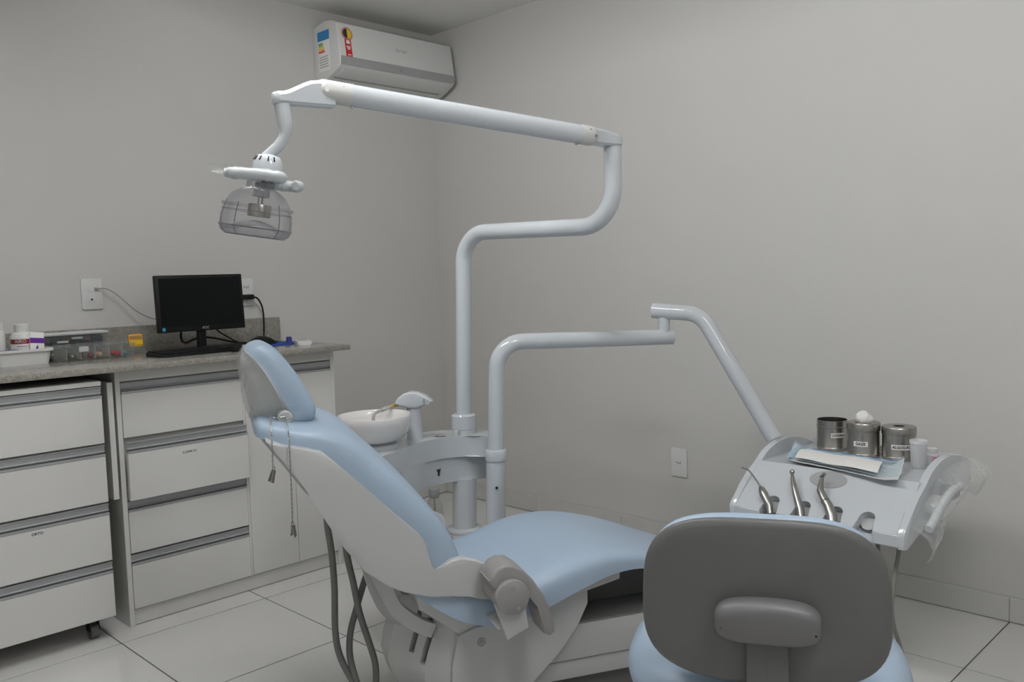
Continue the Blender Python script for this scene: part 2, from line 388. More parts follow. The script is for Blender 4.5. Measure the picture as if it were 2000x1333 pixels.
for i, (z0, z1) in enumerate(rows):
    dy = -0.026 if i == 1 else 0.0
    d = drawer(t, XL+0.018, XD-0.002, YC+dy, z0, z1-0.002)
    if i == 1:
        b = MB(); b.box(XL+0.03,XD-0.014,YC+0.018+dy,YC+0.05,z0+0.02,z1-0.05); obj('drawer_box', b, M_CABIN, d)
        b = MB(); b.box(-1.688,-1.640,YC+dy-0.0006,YC+dy,0.559,0.572); obj('name_sticker', b, M_PAPER, d)
        text('lettering','CLINICO',0.0125,M_INK,d,frame((-1.664,YC+dy-0.0007,0.5652),(1,0,0),(0,0,1),(0,-1,0)),bold=0.0003)
obj('divider', MB().box(XD-0.001,XD+0.007,YC+0.002,YC+0.02,0.056,0.829), M_CAB, t)
for x0, x1 in ((XD+0.008,-1.2385),(-1.2365,XR-0.016)):
    drawer(t, x0, x1, YC, 0.058, 0.824, name='door')
# rolling drawer pedestal
YD = -0.600; X0, X1 = -2.55, -1.950
t = thing('rolling_drawer_unit','white four-drawer pedestal on black casters pushed under the granite top','cabinet',((X0+X1)/2,-0.32,0))
obj('carcass', MB().box(X0,X1,YD+0.020,-0.06,0.075,0.843,0.001,1), M_CAB, t)
obj('top_rail', MB().box(X0,X1,YD,YD+0.019,0.828,0.843,0.001,1), M_CAB, t)
rows = [(0.642,0.826),(0.451,0.637),(0.259,0.446),(0.073,0.254)]
for i, (z0, z1) in enumerate(rows):
    d = drawer(t, X0, X1, YD, z0, z1-0.001)
    if i == 2:
        obj('name_sticker', MB().box(-2.182,-2.150,YD-0.0006,YD,0.390,0.401), M_PAPER, d)
        text('lettering','ORTO',0.0115,M_INK,d,frame((-2.1655,YD-0.0007,0.3955),(1,0,0),(0,0,1),(0,-1,0)),bold=0.0004)
for cx, cy in ((-2.005,-0.545),(-2.50,-0.545),(-2.005,-0.12),(-2.50,-0.12)):
    c = obj('caster', MB().tube([(cx-0.012,cy,0.0235),(cx+0.012,cy,0.0235)],0.0235,16), M_DGREY, t)
    obj('fork', MB().prism([(cy-0.016,0.028),(cy+0.016,0.028),(cy+0.014,0.06),(cy-0.006,0.06)],'yz',cx-0.017,cx-0.013).prism([(cy-0.016,0.028),(cy+0.016,0.028),(cy+0.014,0.06),(cy-0.006,0.06)],'yz',cx+0.013,cx+0.017).box(cx-0.02,cx+0.02,cy-0.018,cy+0.022,0.058,0.075), M_BLACK, c)

# ================================================================== THINGS ON THE COUNTER
# monitor
MX, MY = -1.447, -0.275
t = thing('computer_monitor','black computer monitor with a dark screen on the granite counter','monitor',(MX,MY,ZT))
mw, mh = 0.348, 0.214; mz = 1.071
A = Matrix.Translation((MX,MY,mz))@Matrix.Rotation(rad(-3),4,'X')
b = MB(A); b.box(-mw/2,mw/2,-0.012,0.010,-mh/2,mh/2,0.003); s_ = obj('bezel', b, M_BLACK, t)
b = MB(A); b.prism([(-0.10,-0.07),(0.10,-0.07),(0.12,0.07),(-0.12,0.07)],'xz',0.008,0.032,0.008); obj('rear_housing', b, M_BLACK, s_)
b = MB(A); b.box(-mw/2+0.012,mw/2-0.012,-0.0128,-0.011,-mh/2+0.023,mh/2-0.012); obj('screen', b, M_SCREEN, t)
text('brand_lettering','AOC',0.013,M_STEEL,t,A@frame((0.008,-0.0127,-mh/2+0.011),(1,0,0),(0,0,1),(0,-1,0)),bold=0.0004)
b = MB(A); b.box(-mw/2+0.014,-mw/2+0.025,-0.0126,-0.0118,-mh/2+0.006,-mh/2+0.018); obj('energy_sticker', b, mat('sky_print',(0.05,0.30,0.55),0.5), t)
obj('neck', MB().box(MX-0.016,MX+0.016,MY-0.004,MY+0.016,ZT+0.006,mz-0.08,0.003), M_BLACK, t)
b = MB(); b.prism([(MX+0.10*math.cos(a*math.pi/12)*(1), MY+0.01+0.075*math.sin(a*math.pi/12)) for a in range(24)],'xy',ZT,ZT+0.010,0.003,2,'caps'); obj('base', b, M_BLACK, t)
# keyboard
K = frame((-1.505,-0.405,ZT),(0.995,0.098,0),(-0.098,0.995,0),(0,0,1))
kb = thing('keyboard','black computer keyboard lying in front of the monitor','keyboard',(-1.505,-0.405,ZT))
b = MB(K); b.prism([(-0.06,0),(0.06,0),(0.06,0.016),(-0.06,0.008)],'yz',-0.195,0.195,0.0025); obj('case', b, M_BLACK, kb)
b = MB(K)
for r in range(6):
    y = -0.050+r*0.0185; zz = 0.008+0.008*(y+0.06)/0.12
    for c in range(20):
        x = -0.187+c*0.01875
        if r == 0 and 4 < c < 10: continue
        b.box(x,x+0.0165,y,y+0.0155,zz-0.001,zz+0.005)
    if r == 0: b.box(-0.187+5*0.01875,-0.187+10*0.01875-0.002,y,y+0.0155,zz-0.001,zz+0.005)
obj('keys', b, M_BLACK, kb, kind='stuff')
# mouse and pad
obj_pad = solo('mouse_pad', MB(frame((-1.155,-0.30,ZT),(0.98,0.19,0),(-0.19,0.98,0),(0,0,1))).prism(rrect(0.20,0.17,0.015),'xy',0,0.003), M_PAD, 'blue mouse pad near the right end of the counter','mouse pad',(-1.155,-0.30,ZT))
ms = thing('computer_mouse','black computer mouse on the blue pad','mouse',(-1.20,-0.29,ZT+0.003))
b = MB(frame((-1.20,-0.29,ZT+0.003),(0.97,0.24,0),(-0.24,0.97,0),(0,0,1)))
prof = catmull([(-0.052,0.012,0.020),(-0.046,0.024,0.028),(-0.02,0.034,0.031),(0.02,0.030,0.030),(0.045,0.018,0.026),(0.052,0.008,0.018)],4)
b.loft([[(x,w*math.cos(math.pi*k/10),0.001+h*max(0,math.sin(math.pi*k/10))**0.7) for k in range(11)] for x,h,w in prof])
obj('shell', b, M_BLACK, ms)
obj('scroll_wheel', MB().tube([(-1.1735,-0.286,ZT+0.033),(-1.1715,-0.278,ZT+0.033)],0.005,10), M_GREYP, ms)
P = catmull([(-1.15,-0.275,ZT+0.012),(-1.11,-0.25,ZT+0.006),(-1.09,-0.20,ZT+0.005),(-1.10,-0.14,ZT+0.005),(-1.16,-0.10,ZT+0.005)],5)
obj('cord', MB().tube(P,0.002,6), M_BLACK, ms)
# small items at the right end
t = thing('handheld_device','small white handheld device lying at the end of the counter','device',(-1.10,-0.455,ZT))
K = frame((-1.105,-0.44,ZT),(0.92,-0.39,0),(0.39,0.92,0),(0,0,1))
obj('case', MB(K).prism(rrect(0.058,0.10,0.008),'xy',0,0.016,0.003,2,'caps'), M_AC, t)
obj('display', MB(K).box(-0.018,0.018,0.006,0.032,0.0158,0.0168), M_GREYP, t)
b = MB(); b.lathe([(0.011,0),(0.013,0.002),(0.011,0.022),(0.0105,0.026),(0.0,0.0262)],(-1.085,-0.30,ZT),16)
solo('bottle_cap', b, M_NAVY, 'small navy blue cap standing behind the white device','cap',(-1.085,-0.30,ZT))
t = thing('power_adapter','black and white power plug adapter lying on the counter edge','adapter',(-1.405,-0.485,ZT))
K = frame((-1.408,-0.485,ZT),(0.99,0.1,0),(-0.1,0.99,0),(0,0,1))
obj('body', MB(K).box(-0.03,0.018,-0.013,0.013,0,0.020,0.004), M_BLACK, t)
obj('plug_head', MB(K).box(0.018,0.040,-0.012,0.012,0.001,0.022,0.004), M_AC, t)
for dy in (-0.006,0.006): obj('pin', MB(K).tube([(0.04,dy,0.012),(0.056,dy,0.012)],0.0022,8), M_STEEL, t)
# black leads behind the monitor
for k, (lab, P) in enumerate((('black video lead looping behind the monitor neck',[(MX-0.06,-0.24,0.99),(MX-0.05,-0.20,0.94),(MX-0.02,-0.17,0.915),(MX+0.04,-0.16,0.930),(MX+0.10,-0.16,0.925),(MX+0.17,-0.18,0.905),(MX+0.23,-0.20,0.894),(MX+0.28,-0.16,0.894)]),
                 ('thin black lead arching beside the monitor neck',[(MX+0.06,-0.24,0.985),(MX+0.09,-0.228,0.955),(MX+0.13,-0.222,0.930),(MX+0.165,-0.225,0.908),(MX+0.20,-0.235,0.8925)]))):
    solo('monitor_lead', MB().tube(catmull(P,6),0.0042 if k == 0 else 0.003,8), M_BLACK, lab, 'cable', P[0])
# yellow and orange dental pack on a clear stand
YX, YY = -1.652, -0.15
t = thing('bur_pack','small orange and yellow pack in a clear tray beside the boxes','box',(YX,YY,ZT))
obj('tray', MB().box(YX-0.028,YX+0.028,YY-0.02,YY+0.02,ZT,ZT+0.026,0.002), F_BOX, t)
obj('card', MB().box(YX-0.026,YX+0.026,YY-0.004,YY+0.004,ZT+0.026,ZT+0.072,0.001), M_ORANGE, t)
obj('yellow_band', MB().box(YX-0.026,YX+0.026,YY-0.0048,YY-0.004,ZT+0.034,ZT+0.048), M_YEL, t)
b = MB()
for k in range(7): b.box(YX-0.022+k*0.0066,YX-0.0185+k*0.0066,YY-0.0052,YY-0.004,ZT+0.054,ZT+0.066)
obj('needle_row', b, M_STEELD, t)
# storage boxes
def tub(b, x0, x1, y0, y1, z0, z1, taper, th=0.002, r=0.012):
    cx, cy = (x0+x1)/2, (y0+y1)/2; w, d = x1-x0, y1-y0
    def ring(k, z, rr): return [(cx+p[0],cy+p[1],z) for p in rrect(w*k, d*k, rr, 4)]
    kt = 1.0; kb_ = 1.0-taper
    b.loft([ring(kb_,z0,r),ring(kt,z1,r)],True,False)
    b.loft([ring(kb_-2*th/w,z0+th,r),ring(kt-2*th/w,z1,r)],True,False)
    b.loft([ring(kt,z1,r),ring(kt-2*th/w,z1,r)],True,False)
    b.loft([ring(kb_,z0,r),[(cx,cy,z0)]*len(rrect(1,1,.1,4))],True,False); b.loft([ring(kb_-2*th/w,z0+th,r),[(cx,cy,z0+th)]*len(rrect(1,1,.1,4))],True,False)
BX0, BX1, BY0, BY1 = -1.985, -1.700, -0.275, -0.115
t = thing('organiser_box','flat clear plastic organiser box with compartments of small parts','storage box',((BX0+BX1)/2,(BY0+BY1)/2,ZT))
b = MB(); tub(b,BX0,BX1,BY0,BY1,ZT,ZT+0.046,0.03); obj('tub', b, F_BOX, t)
obj('lid', MB().prism([((BX0+BX1)/2+p[0],(BY0+BY1)/2+p[1]) for p in rrect(BX1-BX0+0.006,BY1-BY0+0.006,0.012,4)],'xy',ZT+0.046,ZT+0.051,0.0015,1,'caps'), F_BOX, t)
b = MB()
for k in range(1,6): x = BX0+k*(BX1-BX0)/6; b.box(x-0.0008,x+0.0008,BY0+0.005,BY1-0.005,ZT+0.003,ZT+0.043)
obj('divider', b, F_FROST, t)
obj('latch', MB().box(BX0+0.085,BX0+0.117,BY0-0.006,BY0-0.001,ZT+0.030,ZT+0.048,0.001), F_FROST, t)
cols = [M_DGREY,M_STEELD,M_MAROON,mat('skin_plastic',(0.55,0.38,0.25),0.5),M_RED,M_TEAL]
for k in range(6):
    xc = BX0+(k+0.5)*(BX1-BX0)/6
    for q in range(4):
        px = xc+random.uniform(-0.013,0.013); py = BY0+0.025+q*0.03
        m_ = cols[k] if q < 2 else random.choice(cols)
        b = MB(); b.ell((px,py,ZT+0.013),(random.uniform(0.008,0.013),0.012,0.0105),10,6); obj('small_part', b, m_, t)
CX0, CX1, CY0, CY1 = -1.968, -1.735, -0.175, -0.035
t = thing('clear_storage_box','clear plastic box full of dark packets standing behind the organiser','storage box',((CX0+CX1)/2,(CY0+CY1)/2,ZT))
b = MB(); tub(b,CX0,CX1,-0.105,-0.028,ZT,ZT+0.082,0.06); obj('tub', b, F_BOX, t)
obj('lid', MB().prism([((CX0+CX1)/2+p[0],-0.0665+p[1]) for p in rrect(CX1-CX0+0.010,0.088,0.012,4)],'xy',ZT+0.082,ZT+0.092,0.003,1,'caps'), F_FROST, t)
for k in range(18):
    px = CX0+0.022+(k%6)*0.036+random.uniform(-0.006,0.006); pz = ZT+0.022+(k//6)*0.022
    A = Matrix.Translation((px,-0.066,pz))@Matrix.Rotation(random.uniform(-0.5,0.5),4,'Y')@Matrix.Rotation(random.uniform(-0.5,0.5),4,'Z')
    obj('packet', MB(A).box(-0.019,0.019,-0.017,0.017,-0.009,0.009,0.004), [M_DGREY,mat('slate_packet',(0.05,0.07,0.10),0.5),mat('brown_packet',(0.09,0.06,0.06),0.5),mat('denim_packet',(0.04,0.07,0.13),0.5)][k%4], t)
for px, pz in ((-1.840,ZT+0.070),(-1.890,ZT+0.058)):
    obj('white_packet', MB().box(px-0.019,px+0.019,-0.094,-0.082,pz-0.004,pz+0.004,0.001), M_PAPER, t)
# basket with bottles
QX0, QX1, QY0, QY1 = -2.165, -1.985, -0.285, -0.135
t = thing('plastic_basket','white open plastic basket holding bottles on the granite counter','basket',((QX0+QX1)/2,(QY0+QY1)/2,ZT))
b = MB(); tub(b,QX0,QX1,QY0,QY1,ZT,ZT+0.052,0.10,0.003,0.02); obj('tub', b, M_AC, t)
b = MB(); n4 = 4
rr_ = lambda g,z: [((QX0+QX1)/2+p[0],(QY0+QY1)/2+p[1],z) for p in rrect(QX1-QX0+g,QY1-QY0+g,0.02,4)]
b.loft([rr_(0.0,ZT+0.044),rr_(0.010,ZT+0.044),rr_(0.010,ZT+0.053),rr_(-0.006,ZT+0.053),rr_(-0.006,ZT+0.044)],True,False); obj('rim', b, M_AC, t)
def bottle(name, label, cat, c, prof, m, cap, capm, extra=None):
    t = thing(name, label, cat, c)
    b = MB(); b.lathe(prof, c, 28); bo = obj('body', b, m, t)
    b = MB(); b.lathe(cap, c, 24); obj('cap', b, capm, t)
    return t, bo
zb = ZT+0.0035
c = (-2.050,-0.190,zb)
t, bo = bottle('round_bottle','white round bottle with maroon lettered band standing in the basket','bottle',c,[(0.0,0),(0.036,0.0),(0.0385,0.003),(0.0385,0.088),(0.034,0.099),(0.024,0.105),(0.022,0.112)],M_AC,
       [(0.0,0.106),(0.0235,0.106),(0.0245,0.109),(0.0235,0.130),(0.020,0.133),(0.0,0.1335)],M_AC)
def band(c, r, z0, z1, a0, a1, n=14):
    b = MB(); b.loft([[(c[0]+r*math.cos(rad(a0+(a1-a0)*k/n)),c[1]+r*math.sin(rad(a0+(a1-a0)*k/n)),c[2]+z) for k in range(n+1)] for z in (z0,z1)],False,False); return b
obj('maroon_band', band(c,0.0388,0.066,0.082,185,330), M_MAROON, bo)
def curved_text(name, body, size, m, par, c, r, z, a, rad_out=0.0006, **k):
    n = Vector((math.cos(rad(a)),math.sin(rad(a)),0)); ux = Vector((-n.y,n.x,0))
    o = text(name, body, size, m, par, frame(Vector(c)+n*r+Vector((0,0,z)), ux, (0,0,1), n), **k)
    for v in o.data.vertices:   # wrap the flat print around the bottle
        p = v.co - (ROOT[par]@Vector(c)); x = p.dot(ux); q = Vector(c)+Vector((0,0,0)); an = rad(a)+x/r
        w = ROOT[par]@Vector(c); v.co = Vector((w.x+(r+rad_out)*math.cos(an), w.y+(r+rad_out)*math.sin(an), v.co.z))
    return o
curved_text('lettering','AIRO',0.0155,M_PAPER,bo,c,0.0388,0.074,243,bold=0.0003)
obj('small_print', band(c,0.0388,0.057,0.0595,225,275), mat('faint_red_print',(0.5,0.2,0.2),0.6), bo)
c = (-2.112,-0.165,zb)
t, bo = bottle('tall_bottle','tall slim white bottle standing in the basket','bottle',c,[(0.0,0),(0.014,0),(0.0155,0.003),(0.0155,0.108),(0.0125,0.116),(0.011,0.119)],M_AC,
       [(0.0,0.112),(0.0125,0.112),(0.0135,0.116),(0.0125,0.140),(0.0,0.141)],M_AC)
t = thing('paper_packet','white and purple paper packet leaning on the white bottle','packet',(-2.035,-0.205,zb))
K = frame((-2.035,-0.218,zb),(0.98,0.19,0),(-0.19,0.96,0.2),(0,0,1)); K = Matrix.Translation((-2.022,-0.236,zb))@Matrix.Rotation(rad(14),4,'Z')@Matrix.Rotation(rad(-8),4,'X')@Matrix.Rotation(rad(6),4,'Y')
obj('wrapper', MB(K).box(-0.024,0.026,-0.003,0.003,0,0.104,0.002), M_PAPER, t)
obj('purple_band', MB(K).box(-0.0242,0.0262,-0.0036,-0.003,0.066,0.084), M_PURPLE, t)
obj('purple_mark', MB(K).prism([(-0.006,0.046),(0.001,0.060),(0.004,0.050),(-0.001,0.042)],'xz',-0.0036,-0.003), M_PURPLE, t)
b = MB(Matrix.Translation((-2.112,-0.245,zb))@Matrix.Rotation(rad(8),4,'Z')@Matrix.Rotation(rad(-28),4,'X')); b.box(-0.034,0.040,-0.010,0.014,0.012,0.050,0.002)
solo('blue_carton', b, M_NAVY, 'small blue-violet carton lying in the front of the basket','carton',(-2.112,-0.245,zb))

# ================================================================== AIR CONDITIONER
AX0, AX1 = -0.705, -0.028
t = thing('air_conditioner','white split air conditioner mounted high beside the room corner','air conditioner',((AX0+AX1)/2,0,2.02))
prof = [(-0.0005,2.292),(-0.10,2.302),(-0.150,2.300),(-0.185,2.280),(-0.208,2.130),(-0.204,2.097),(-0.188,2.082),(-0.150,2.066),(-0.126,2.057),(-0.10,2.046),(-0.05,2.031),(-0.0005,2.027)]
acb = obj('body', MB().prism(prof,'yz',AX0,AX1,0.007,3,'caps'), M_AC, t)
cut(acb, MB().prism([(-0.1265,2.045),(-0.1125,2.040),(-0.110,2.085),(-0.124,2.090)],'yz',AX0+0.022,AX1-0.035))
b = MB(); b.prism([(-0.2085,2.133),(-0.2125,2.131),(-0.2085,2.096),(-0.204,2.097)],'yz',AX0+0.004,AX1-0.004); obj('grey_strip', b, M_STRIP, t)
b = MB(); b.prism([(-0.2025,2.0925),(-0.189,2.0795),(-0.151,2.0632),(-0.128,2.0546),(-0.127,2.060),(-0.150,2.069),(-0.186,2.085),(-0.199,2.096)],'yz',AX0+0.030,AX1-0.030); obj('air_flap', b, M_AC, t)
b = MB(); b.prism([(-0.1242,2.0720),(-0.1118,2.0675),(-0.1122,2.0620),(-0.1246,2.0665)],'yz',AX0+0.022,AX1-0.035); obj('air_outlet', b, M_DGREY, t)
text('brand_lettering','Springer',0.020,M_STRIP,t,frame((-0.350,-0.1962,2.207),(1,0,0),(0,0.1515,0.9885),(0,-0.9885,0.1515)),ext=0.0005)
obj('display', MB().box(-0.372,-0.350,-0.2122,-0.2100,2.105,2.124), M_GREYP, t)
def frontplate(poly, d0, d1, m, name, par):
    b = MB(Matrix.Translation((-0.655,-0.1919,2.235))@Matrix.Rotation(rad(-8.7),4,'X')); b.prism(poly,'xz',-d0,-d1); return obj(name, b, m, par)
seal = frontplate([(-0.016,-0.020),(0.016,-0.020),(0.016,-0.112),(0.0,-0.100),(-0.016,-0.112)],-0.001,0.0022,M_RED,'ribbon_sticker',t)
circ = lambda r,a0=0,a1=360,n=28: [(r*math.cos(rad(a0+(a1-a0)*k/n)), r*math.sin(rad(a0+(a1-a0)*k/n))) for k in range(n+(0 if a1-a0 == 360 else 1))]
frontplate(circ(0.029),-0.001,0.0026,mat('pale_red_print',(0.55,0.22,0.18),0.5),'sticker_ring',seal)
frontplate(circ(0.022,90,270),0.002,0.0031,M_INK,'sticker_dark_half',seal)
frontplate(circ(0.022,-90,90),0.002,0.0031,M_YEL,'sticker_yellow_half',seal)
frontplate([(-0.009,-0.030),(0.009,-0.030),(0.009,-0.046),(-0.009,-0.046)],0.002,0.0030,M_PAPER,'sticker_white_box',seal)
for zz, w in ((-0.056,0.011),(-0.062,0.009),(-0.068,0.007),(-0.094,0.009)):
    frontplate([(-w,zz),(w,zz),(w,zz-0.004),(-w,zz-0.004)],0.002,0.0028,M_PAPER,'sticker_print_line',seal)
# energy label on the side
def sideplate(y0, y1, z0, z1, d, m, name, par): return obj(name, MB().box(AX0-d,AX0+0.001,y0,y1,z0,z1), m, par)
lab = sideplate(-0.128,-0.038,2.085,2.262,0.0009,M_PAPER,'energy_label',t)
sideplate(-0.128,-0.038,2.220,2.262,0.0014,M_BLUEP,'label_header',lab)
for k, (m_, w) in enumerate(((M_GREEN,0.034),(mat('lime_print',(0.30,0.45,0.05),0.5),0.037),(M_YEL,0.041),(M_ORANGE,0.045),(M_RED,0.048))):
    sideplate(-0.043-w,-0.043,2.204-k*0.009,2.211-k*0.009,0.0014,m_,'rating_bar',lab)
for k in range(5): sideplate(-0.118+0.004*(k%2),-0.046,2.146-k*0.011,2.150-k*0.011,0.0013,M_GREYP,'print_line',lab)

# ================================================================== DENTAL CHAIR  (local frame: x head to foot, -y towards the camera side, z up)
CH = thing('dental_chair','sky blue reclining dental chair with white shell and grey armrest','dental chair',(-1.45,-1.8,0),math.atan2(-0.451,0.893),local=True)
PADP = [(-1.0,0.0),(-1.0,0.30),(-0.995,0.52),(-0.975,0.70),(-0.94,0.83),(-0.89,0.92),(-0.82,0.98),(-0.72,1.01),(-0.5,1.03),(-0.25,1.04),(0,1.045)]
PADP = PADP+[(-x,h) for x,h in PADP[-2::-1]]
def pad(b, st, n=5, prof=PADP, sink=0.0):
    # st: (inner x, inner z, outer x, outer z, half width)
    st = catmull(st, n); rings = []
    for ix, iz, ox, oz, w in st:
        L_ = math.hypot(ox-ix,oz-iz); ix -= (ox-ix)/L_*sink; iz -= (oz-iz)/L_*sink
        rings.append([(ix+(ox-ix)*h, t*w, iz+(oz-iz)*h) for t, h in prof])
    b.loft(rings)
# seat and leg cushion in one piece
b = MB()
seat = [(-0.245,0.412,-0.243,0.420,0.150),(-0.238,0.408,-0.228,0.432,0.205),(-0.215,0.396,-0.195,0.440,0.228),(-0.163,0.356,-0.140,0.432,0.236),(-0.10,0.318,-0.085,0.402,0.240),(-0.03,0.302,-0.03,0.383,0.246),
        (0.06,0.315,0.055,0.398,0.258),(0.14,0.343,0.135,0.424,0.258),(0.22,0.366,0.22,0.437,0.248),(0.29,0.380,0.295,0.435,0.236),(0.37,0.378,0.382,0.418,0.219),(0.45,0.355,0.465,0.392,0.203),
        (0.56,0.308,0.575,0.349,0.187),(0.70,0.255,0.715,0.297,0.172),(0.86,0.213,0.868,0.254,0.163),(1.0,0.194,1.003,0.233,0.152),(1.06,0.190,1.062,0.226,0.128),(1.085,0.195,1.086,0.215,0.09)]
pad(b, seat); obj('seat_cushion', b, M_BLUE, CH, smooth=60)
# back cushion
b = MB()
back = [(-0.556,0.806,-0.555,0.820,0.15),(-0.546,0.802,-0.540,0.828,0.185),(-0.51,0.792,-0.500,0.822,0.212),(-0.468,0.781,-0.452,0.812,0.226),(-0.428,0.770,-0.398,0.806,0.234),(-0.392,0.741,-0.345,0.783,0.238),
        (-0.336,0.682,-0.288,0.729,0.240),(-0.262,0.606,-0.212,0.650,0.242),(-0.206,0.551,-0.150,0.573,0.242),(-0.186,0.518,-0.118,0.520,0.242),(-0.181,0.485,-0.100,0.473,0.242),(-0.178,0.462,-0.094,0.436,0.242),(-0.172,0.450,-0.100,0.412,0.235),(-0.165,0.444,-0.118,0.405,0.22)]
pad(b, back, sink=0.008); obj('back_cushion', b, M_BLUE, CH, smooth=60)
# white back shell: a solid shape with softly rounded rear corners
sh = [(-0.536,0.796),(-0.500,0.782),(-0.455,0.773),(-0.420,0.764),(-0.392,0.738),(-0.336,0.681),(-0.262,0.605),(-0.206,0.550),(-0.188,0.522),(-0.183,0.470),(-0.178,0.440),(-0.178,0.400),(-0.247,0.418),(-0.284,0.438),(-0.335,0.479),(-0.381,0.543),(-0.422,0.616),(-0.459,0.685),(-0.494,0.745),(-0.528,0.785)]
shell = obj('back_shell', MB().prism(sh,'xz',-0.237,0.237,0.006,2,'caps'), M_ABS, CH, smooth=50)
rear = [(-0.55,0.806),(-0.536,0.798),(-0.470,0.70),(-0.44,0.645),(-0.452,0.655),(-0.492,0.715),(-0.532,0.772),(-0.552,0.80)]
obj('neck_fairing', MB().prism(rear,'xz',-0.175,0.175,0.010,3,'caps'), M_ABS, shell, smooth=50)
side_ = [(-0.536,0.796),(-0.500,0.782),(-0.455,0.773),(-0.420,0.764),(-0.392,0.738),(-0.336,0.681),(-0.262,0.605),(-0.206,0.550),(-0.190,0.524),(-0.184,0.472),(-0.179,0.462),(-0.171,0.459),(-0.155,0.467),(-0.134,0.479),(-0.108,0.481),(-0.073,0.471),(-0.030,0.448),(-0.020,0.41),(-0.030,0.368),(-0.064,0.376),(-0.095,0.387),(-0.120,0.395),(-0.137,0.391),(-0.182,0.397),(-0.247,0.418),(-0.284,0.438),(-0.335,0.479),(-0.381,0.543),(-0.422,0.616),(-0.459,0.685),(-0.494,0.745),(-0.528,0.785)]
for y0, y1 in ((-0.256,-0.232),(0.232,0.256)):
    obj('side_panel', MB().prism(side_,'xz',y0,y1,0.005,3,'caps'), M_ABS, CH, smooth=50)
# headrest
b = MB()
hd = [(-0.566,0.981,-0.560,0.987,0.075),(-0.560,0.978,-0.548,0.994,0.100),(-0.548,0.968,-0.524,0.996,0.118),(-0.530,0.945,-0.492,0.975,0.127),(-0.508,0.908,-0.459,0.932,0.130),(-0.490,0.870,-0.433,0.888,0.130),(-0.476,0.840,-0.414,0.848,0.127),(-0.470,0.822,-0.413,0.824,0.122),(-0.468,0.810,-0.425,0.806,0.110),(-0.468,0.804,-0.445,0.800,0.08)]
pad(b, hd); hr = obj('headrest_cushion', b, M_BLUE, CH, smooth=60)
b = MB()
hs = [(-0.566,0.984,-0.573,0.972,0.085),(-0.552,0.972,-0.576,0.950,0.112),(-0.531,0.948,-0.573,0.920,0.126),(-0.508,0.908,-0.569,0.885,0.130),(-0.490,0.870,-0.564,0.855,0.128),(-0.476,0.840,-0.555,0.826,0.120),(-0.468,0.815,-0.538,0.804,0.105),(-0.470,0.802,-0.515,0.795,0.085)]
SHP = [(-1.0,0.0),(-1.01,0.05),(-0.97,0.12),(-0.88,0.28),(-0.80,0.55),(-0.74,0.78),(-0.62,0.92),(-0.4,0.99),(0,1.0)]; SHP = SHP+[(-x,h) for x,h in SHP[-2::-1]]
pad(b, hs, prof=SHP); obj('headrest_shell', b, M_ABS, hr, smooth=60)
# cling film round the headrest shell
b = MB()
st = catmull([(a,c-0.0,d-0.004,e,w+0.006) for a,c,d,e,w in hs],4); rings = []
WP = [(-1.03,-0.10),(-1.05,0.05),(-1.02,0.2),(-0.97,0.45),(-0.9,0.75),(-0.72,0.97),(-0.4,1.05),(0,1.06)]; WP = WP+[(-x,h) for x,h in WP[-2::-1]]
for ix, iz, ox, oz, w in st: rings.append([(ix+(ox-ix)*h+random.uniform(-.0015,.0015), t*w+random.uniform(-.0015,.0015), iz+(oz-iz)*h+random.uniform(-.0015,.0015)) for t, h in WP])
b.loft(rings, False, False); obj('cling_film', b, F_WRAP, hr, smooth=25)
b = MB()
for k in range(9):   # loose film tails round the knob
    a = rad(-25+k*9); p0 = Vector((-0.480,-0.142-0.002*k,0.826)); d = Vector((math.cos(a),-0.15,math.sin(a)))
    side = Vector((-math.sin(a),0,math.cos(a)))*0.003
    L_ = random.uniform(0.025,0.05)
    b.sheet([[p0-side*0.4,p0+side*0.4],[p0+d*L_*0.5-side,p0+d*L_*0.5+side],[p0+d*L_-side*0.3,p0+d*L_+side*0.3]])
obj('film_tail', b, F_WRAP, hr, smooth=25)
kn = obj('headrest_knob', MB().tube([(-0.486,-0.108,0.828),(-0.486,-0.146,0.828),(-0.486,-0.149,0.828)],[0.017,0.017,0.0145],20), M_ABS, hr)
obj('headrest_post', MB().tube([(-0.492,0,0.84),(-0.484,0,0.80),(-0.470,0,0.76)],0.012,14), M_STEEL, hr)
obj('headrest_joint', MB().tube([(-0.490,-0.118,0.812),(-0.479,-0.118,0.797),(-0.470,-0.118,0.782)],0.008,10), M_STEELD, hr)
# armrest: hook-shaped arm on a round pivot
arm = [(-0.070,0.445),(-0.065,0.462),(-0.053,0.477),(-0.034,0.485),(-0.011,0.482),(0.012,0.465),(0.035,0.439),(0.058,0.401),(0.076,0.362),(0.082,0.326),(0.083,0.310),(0.072,0.302),(0.057,0.309),(0.051,0.338),(0.042,0.376),(0.031,0.405),(0.020,0.423),(0.013,0.433),(0.002,0.444),(-0.012,0.448),(-0.031,0.444),(-0.043,0.431),(-0.059,0.431)]
ar = obj('armrest', MB().prism([p for p in arm],'xz',-0.355,-0.268,0.008,3,'caps'), M_ARM, CH, smooth=50)
obj('armrest_seam', MB().box(-0.0712,-0.068,-0.349,-0.272,0.4500,0.4508), M_ARM, ar)
pv = obj('armrest_pivot', MB().prism([(-0.022+0.040*math.cos(rad(10*k)),0.412+0.040*math.sin(rad(10*k))) for k in range(36)],'xz',-0.371,-0.262,0.003,2,'caps'), M_ARM, CH, smooth=50)
for sx, sz in ((-0.020,0.434),(-0.010,0.388)):
    obj('screw', MB().prism([(sx+0.0045*math.cos(rad(30*k)),sz+0.0045*math.sin(rad(30*k))) for k in range(12)],'xz',-0.3725,-0.370), M_STEELD, pv)
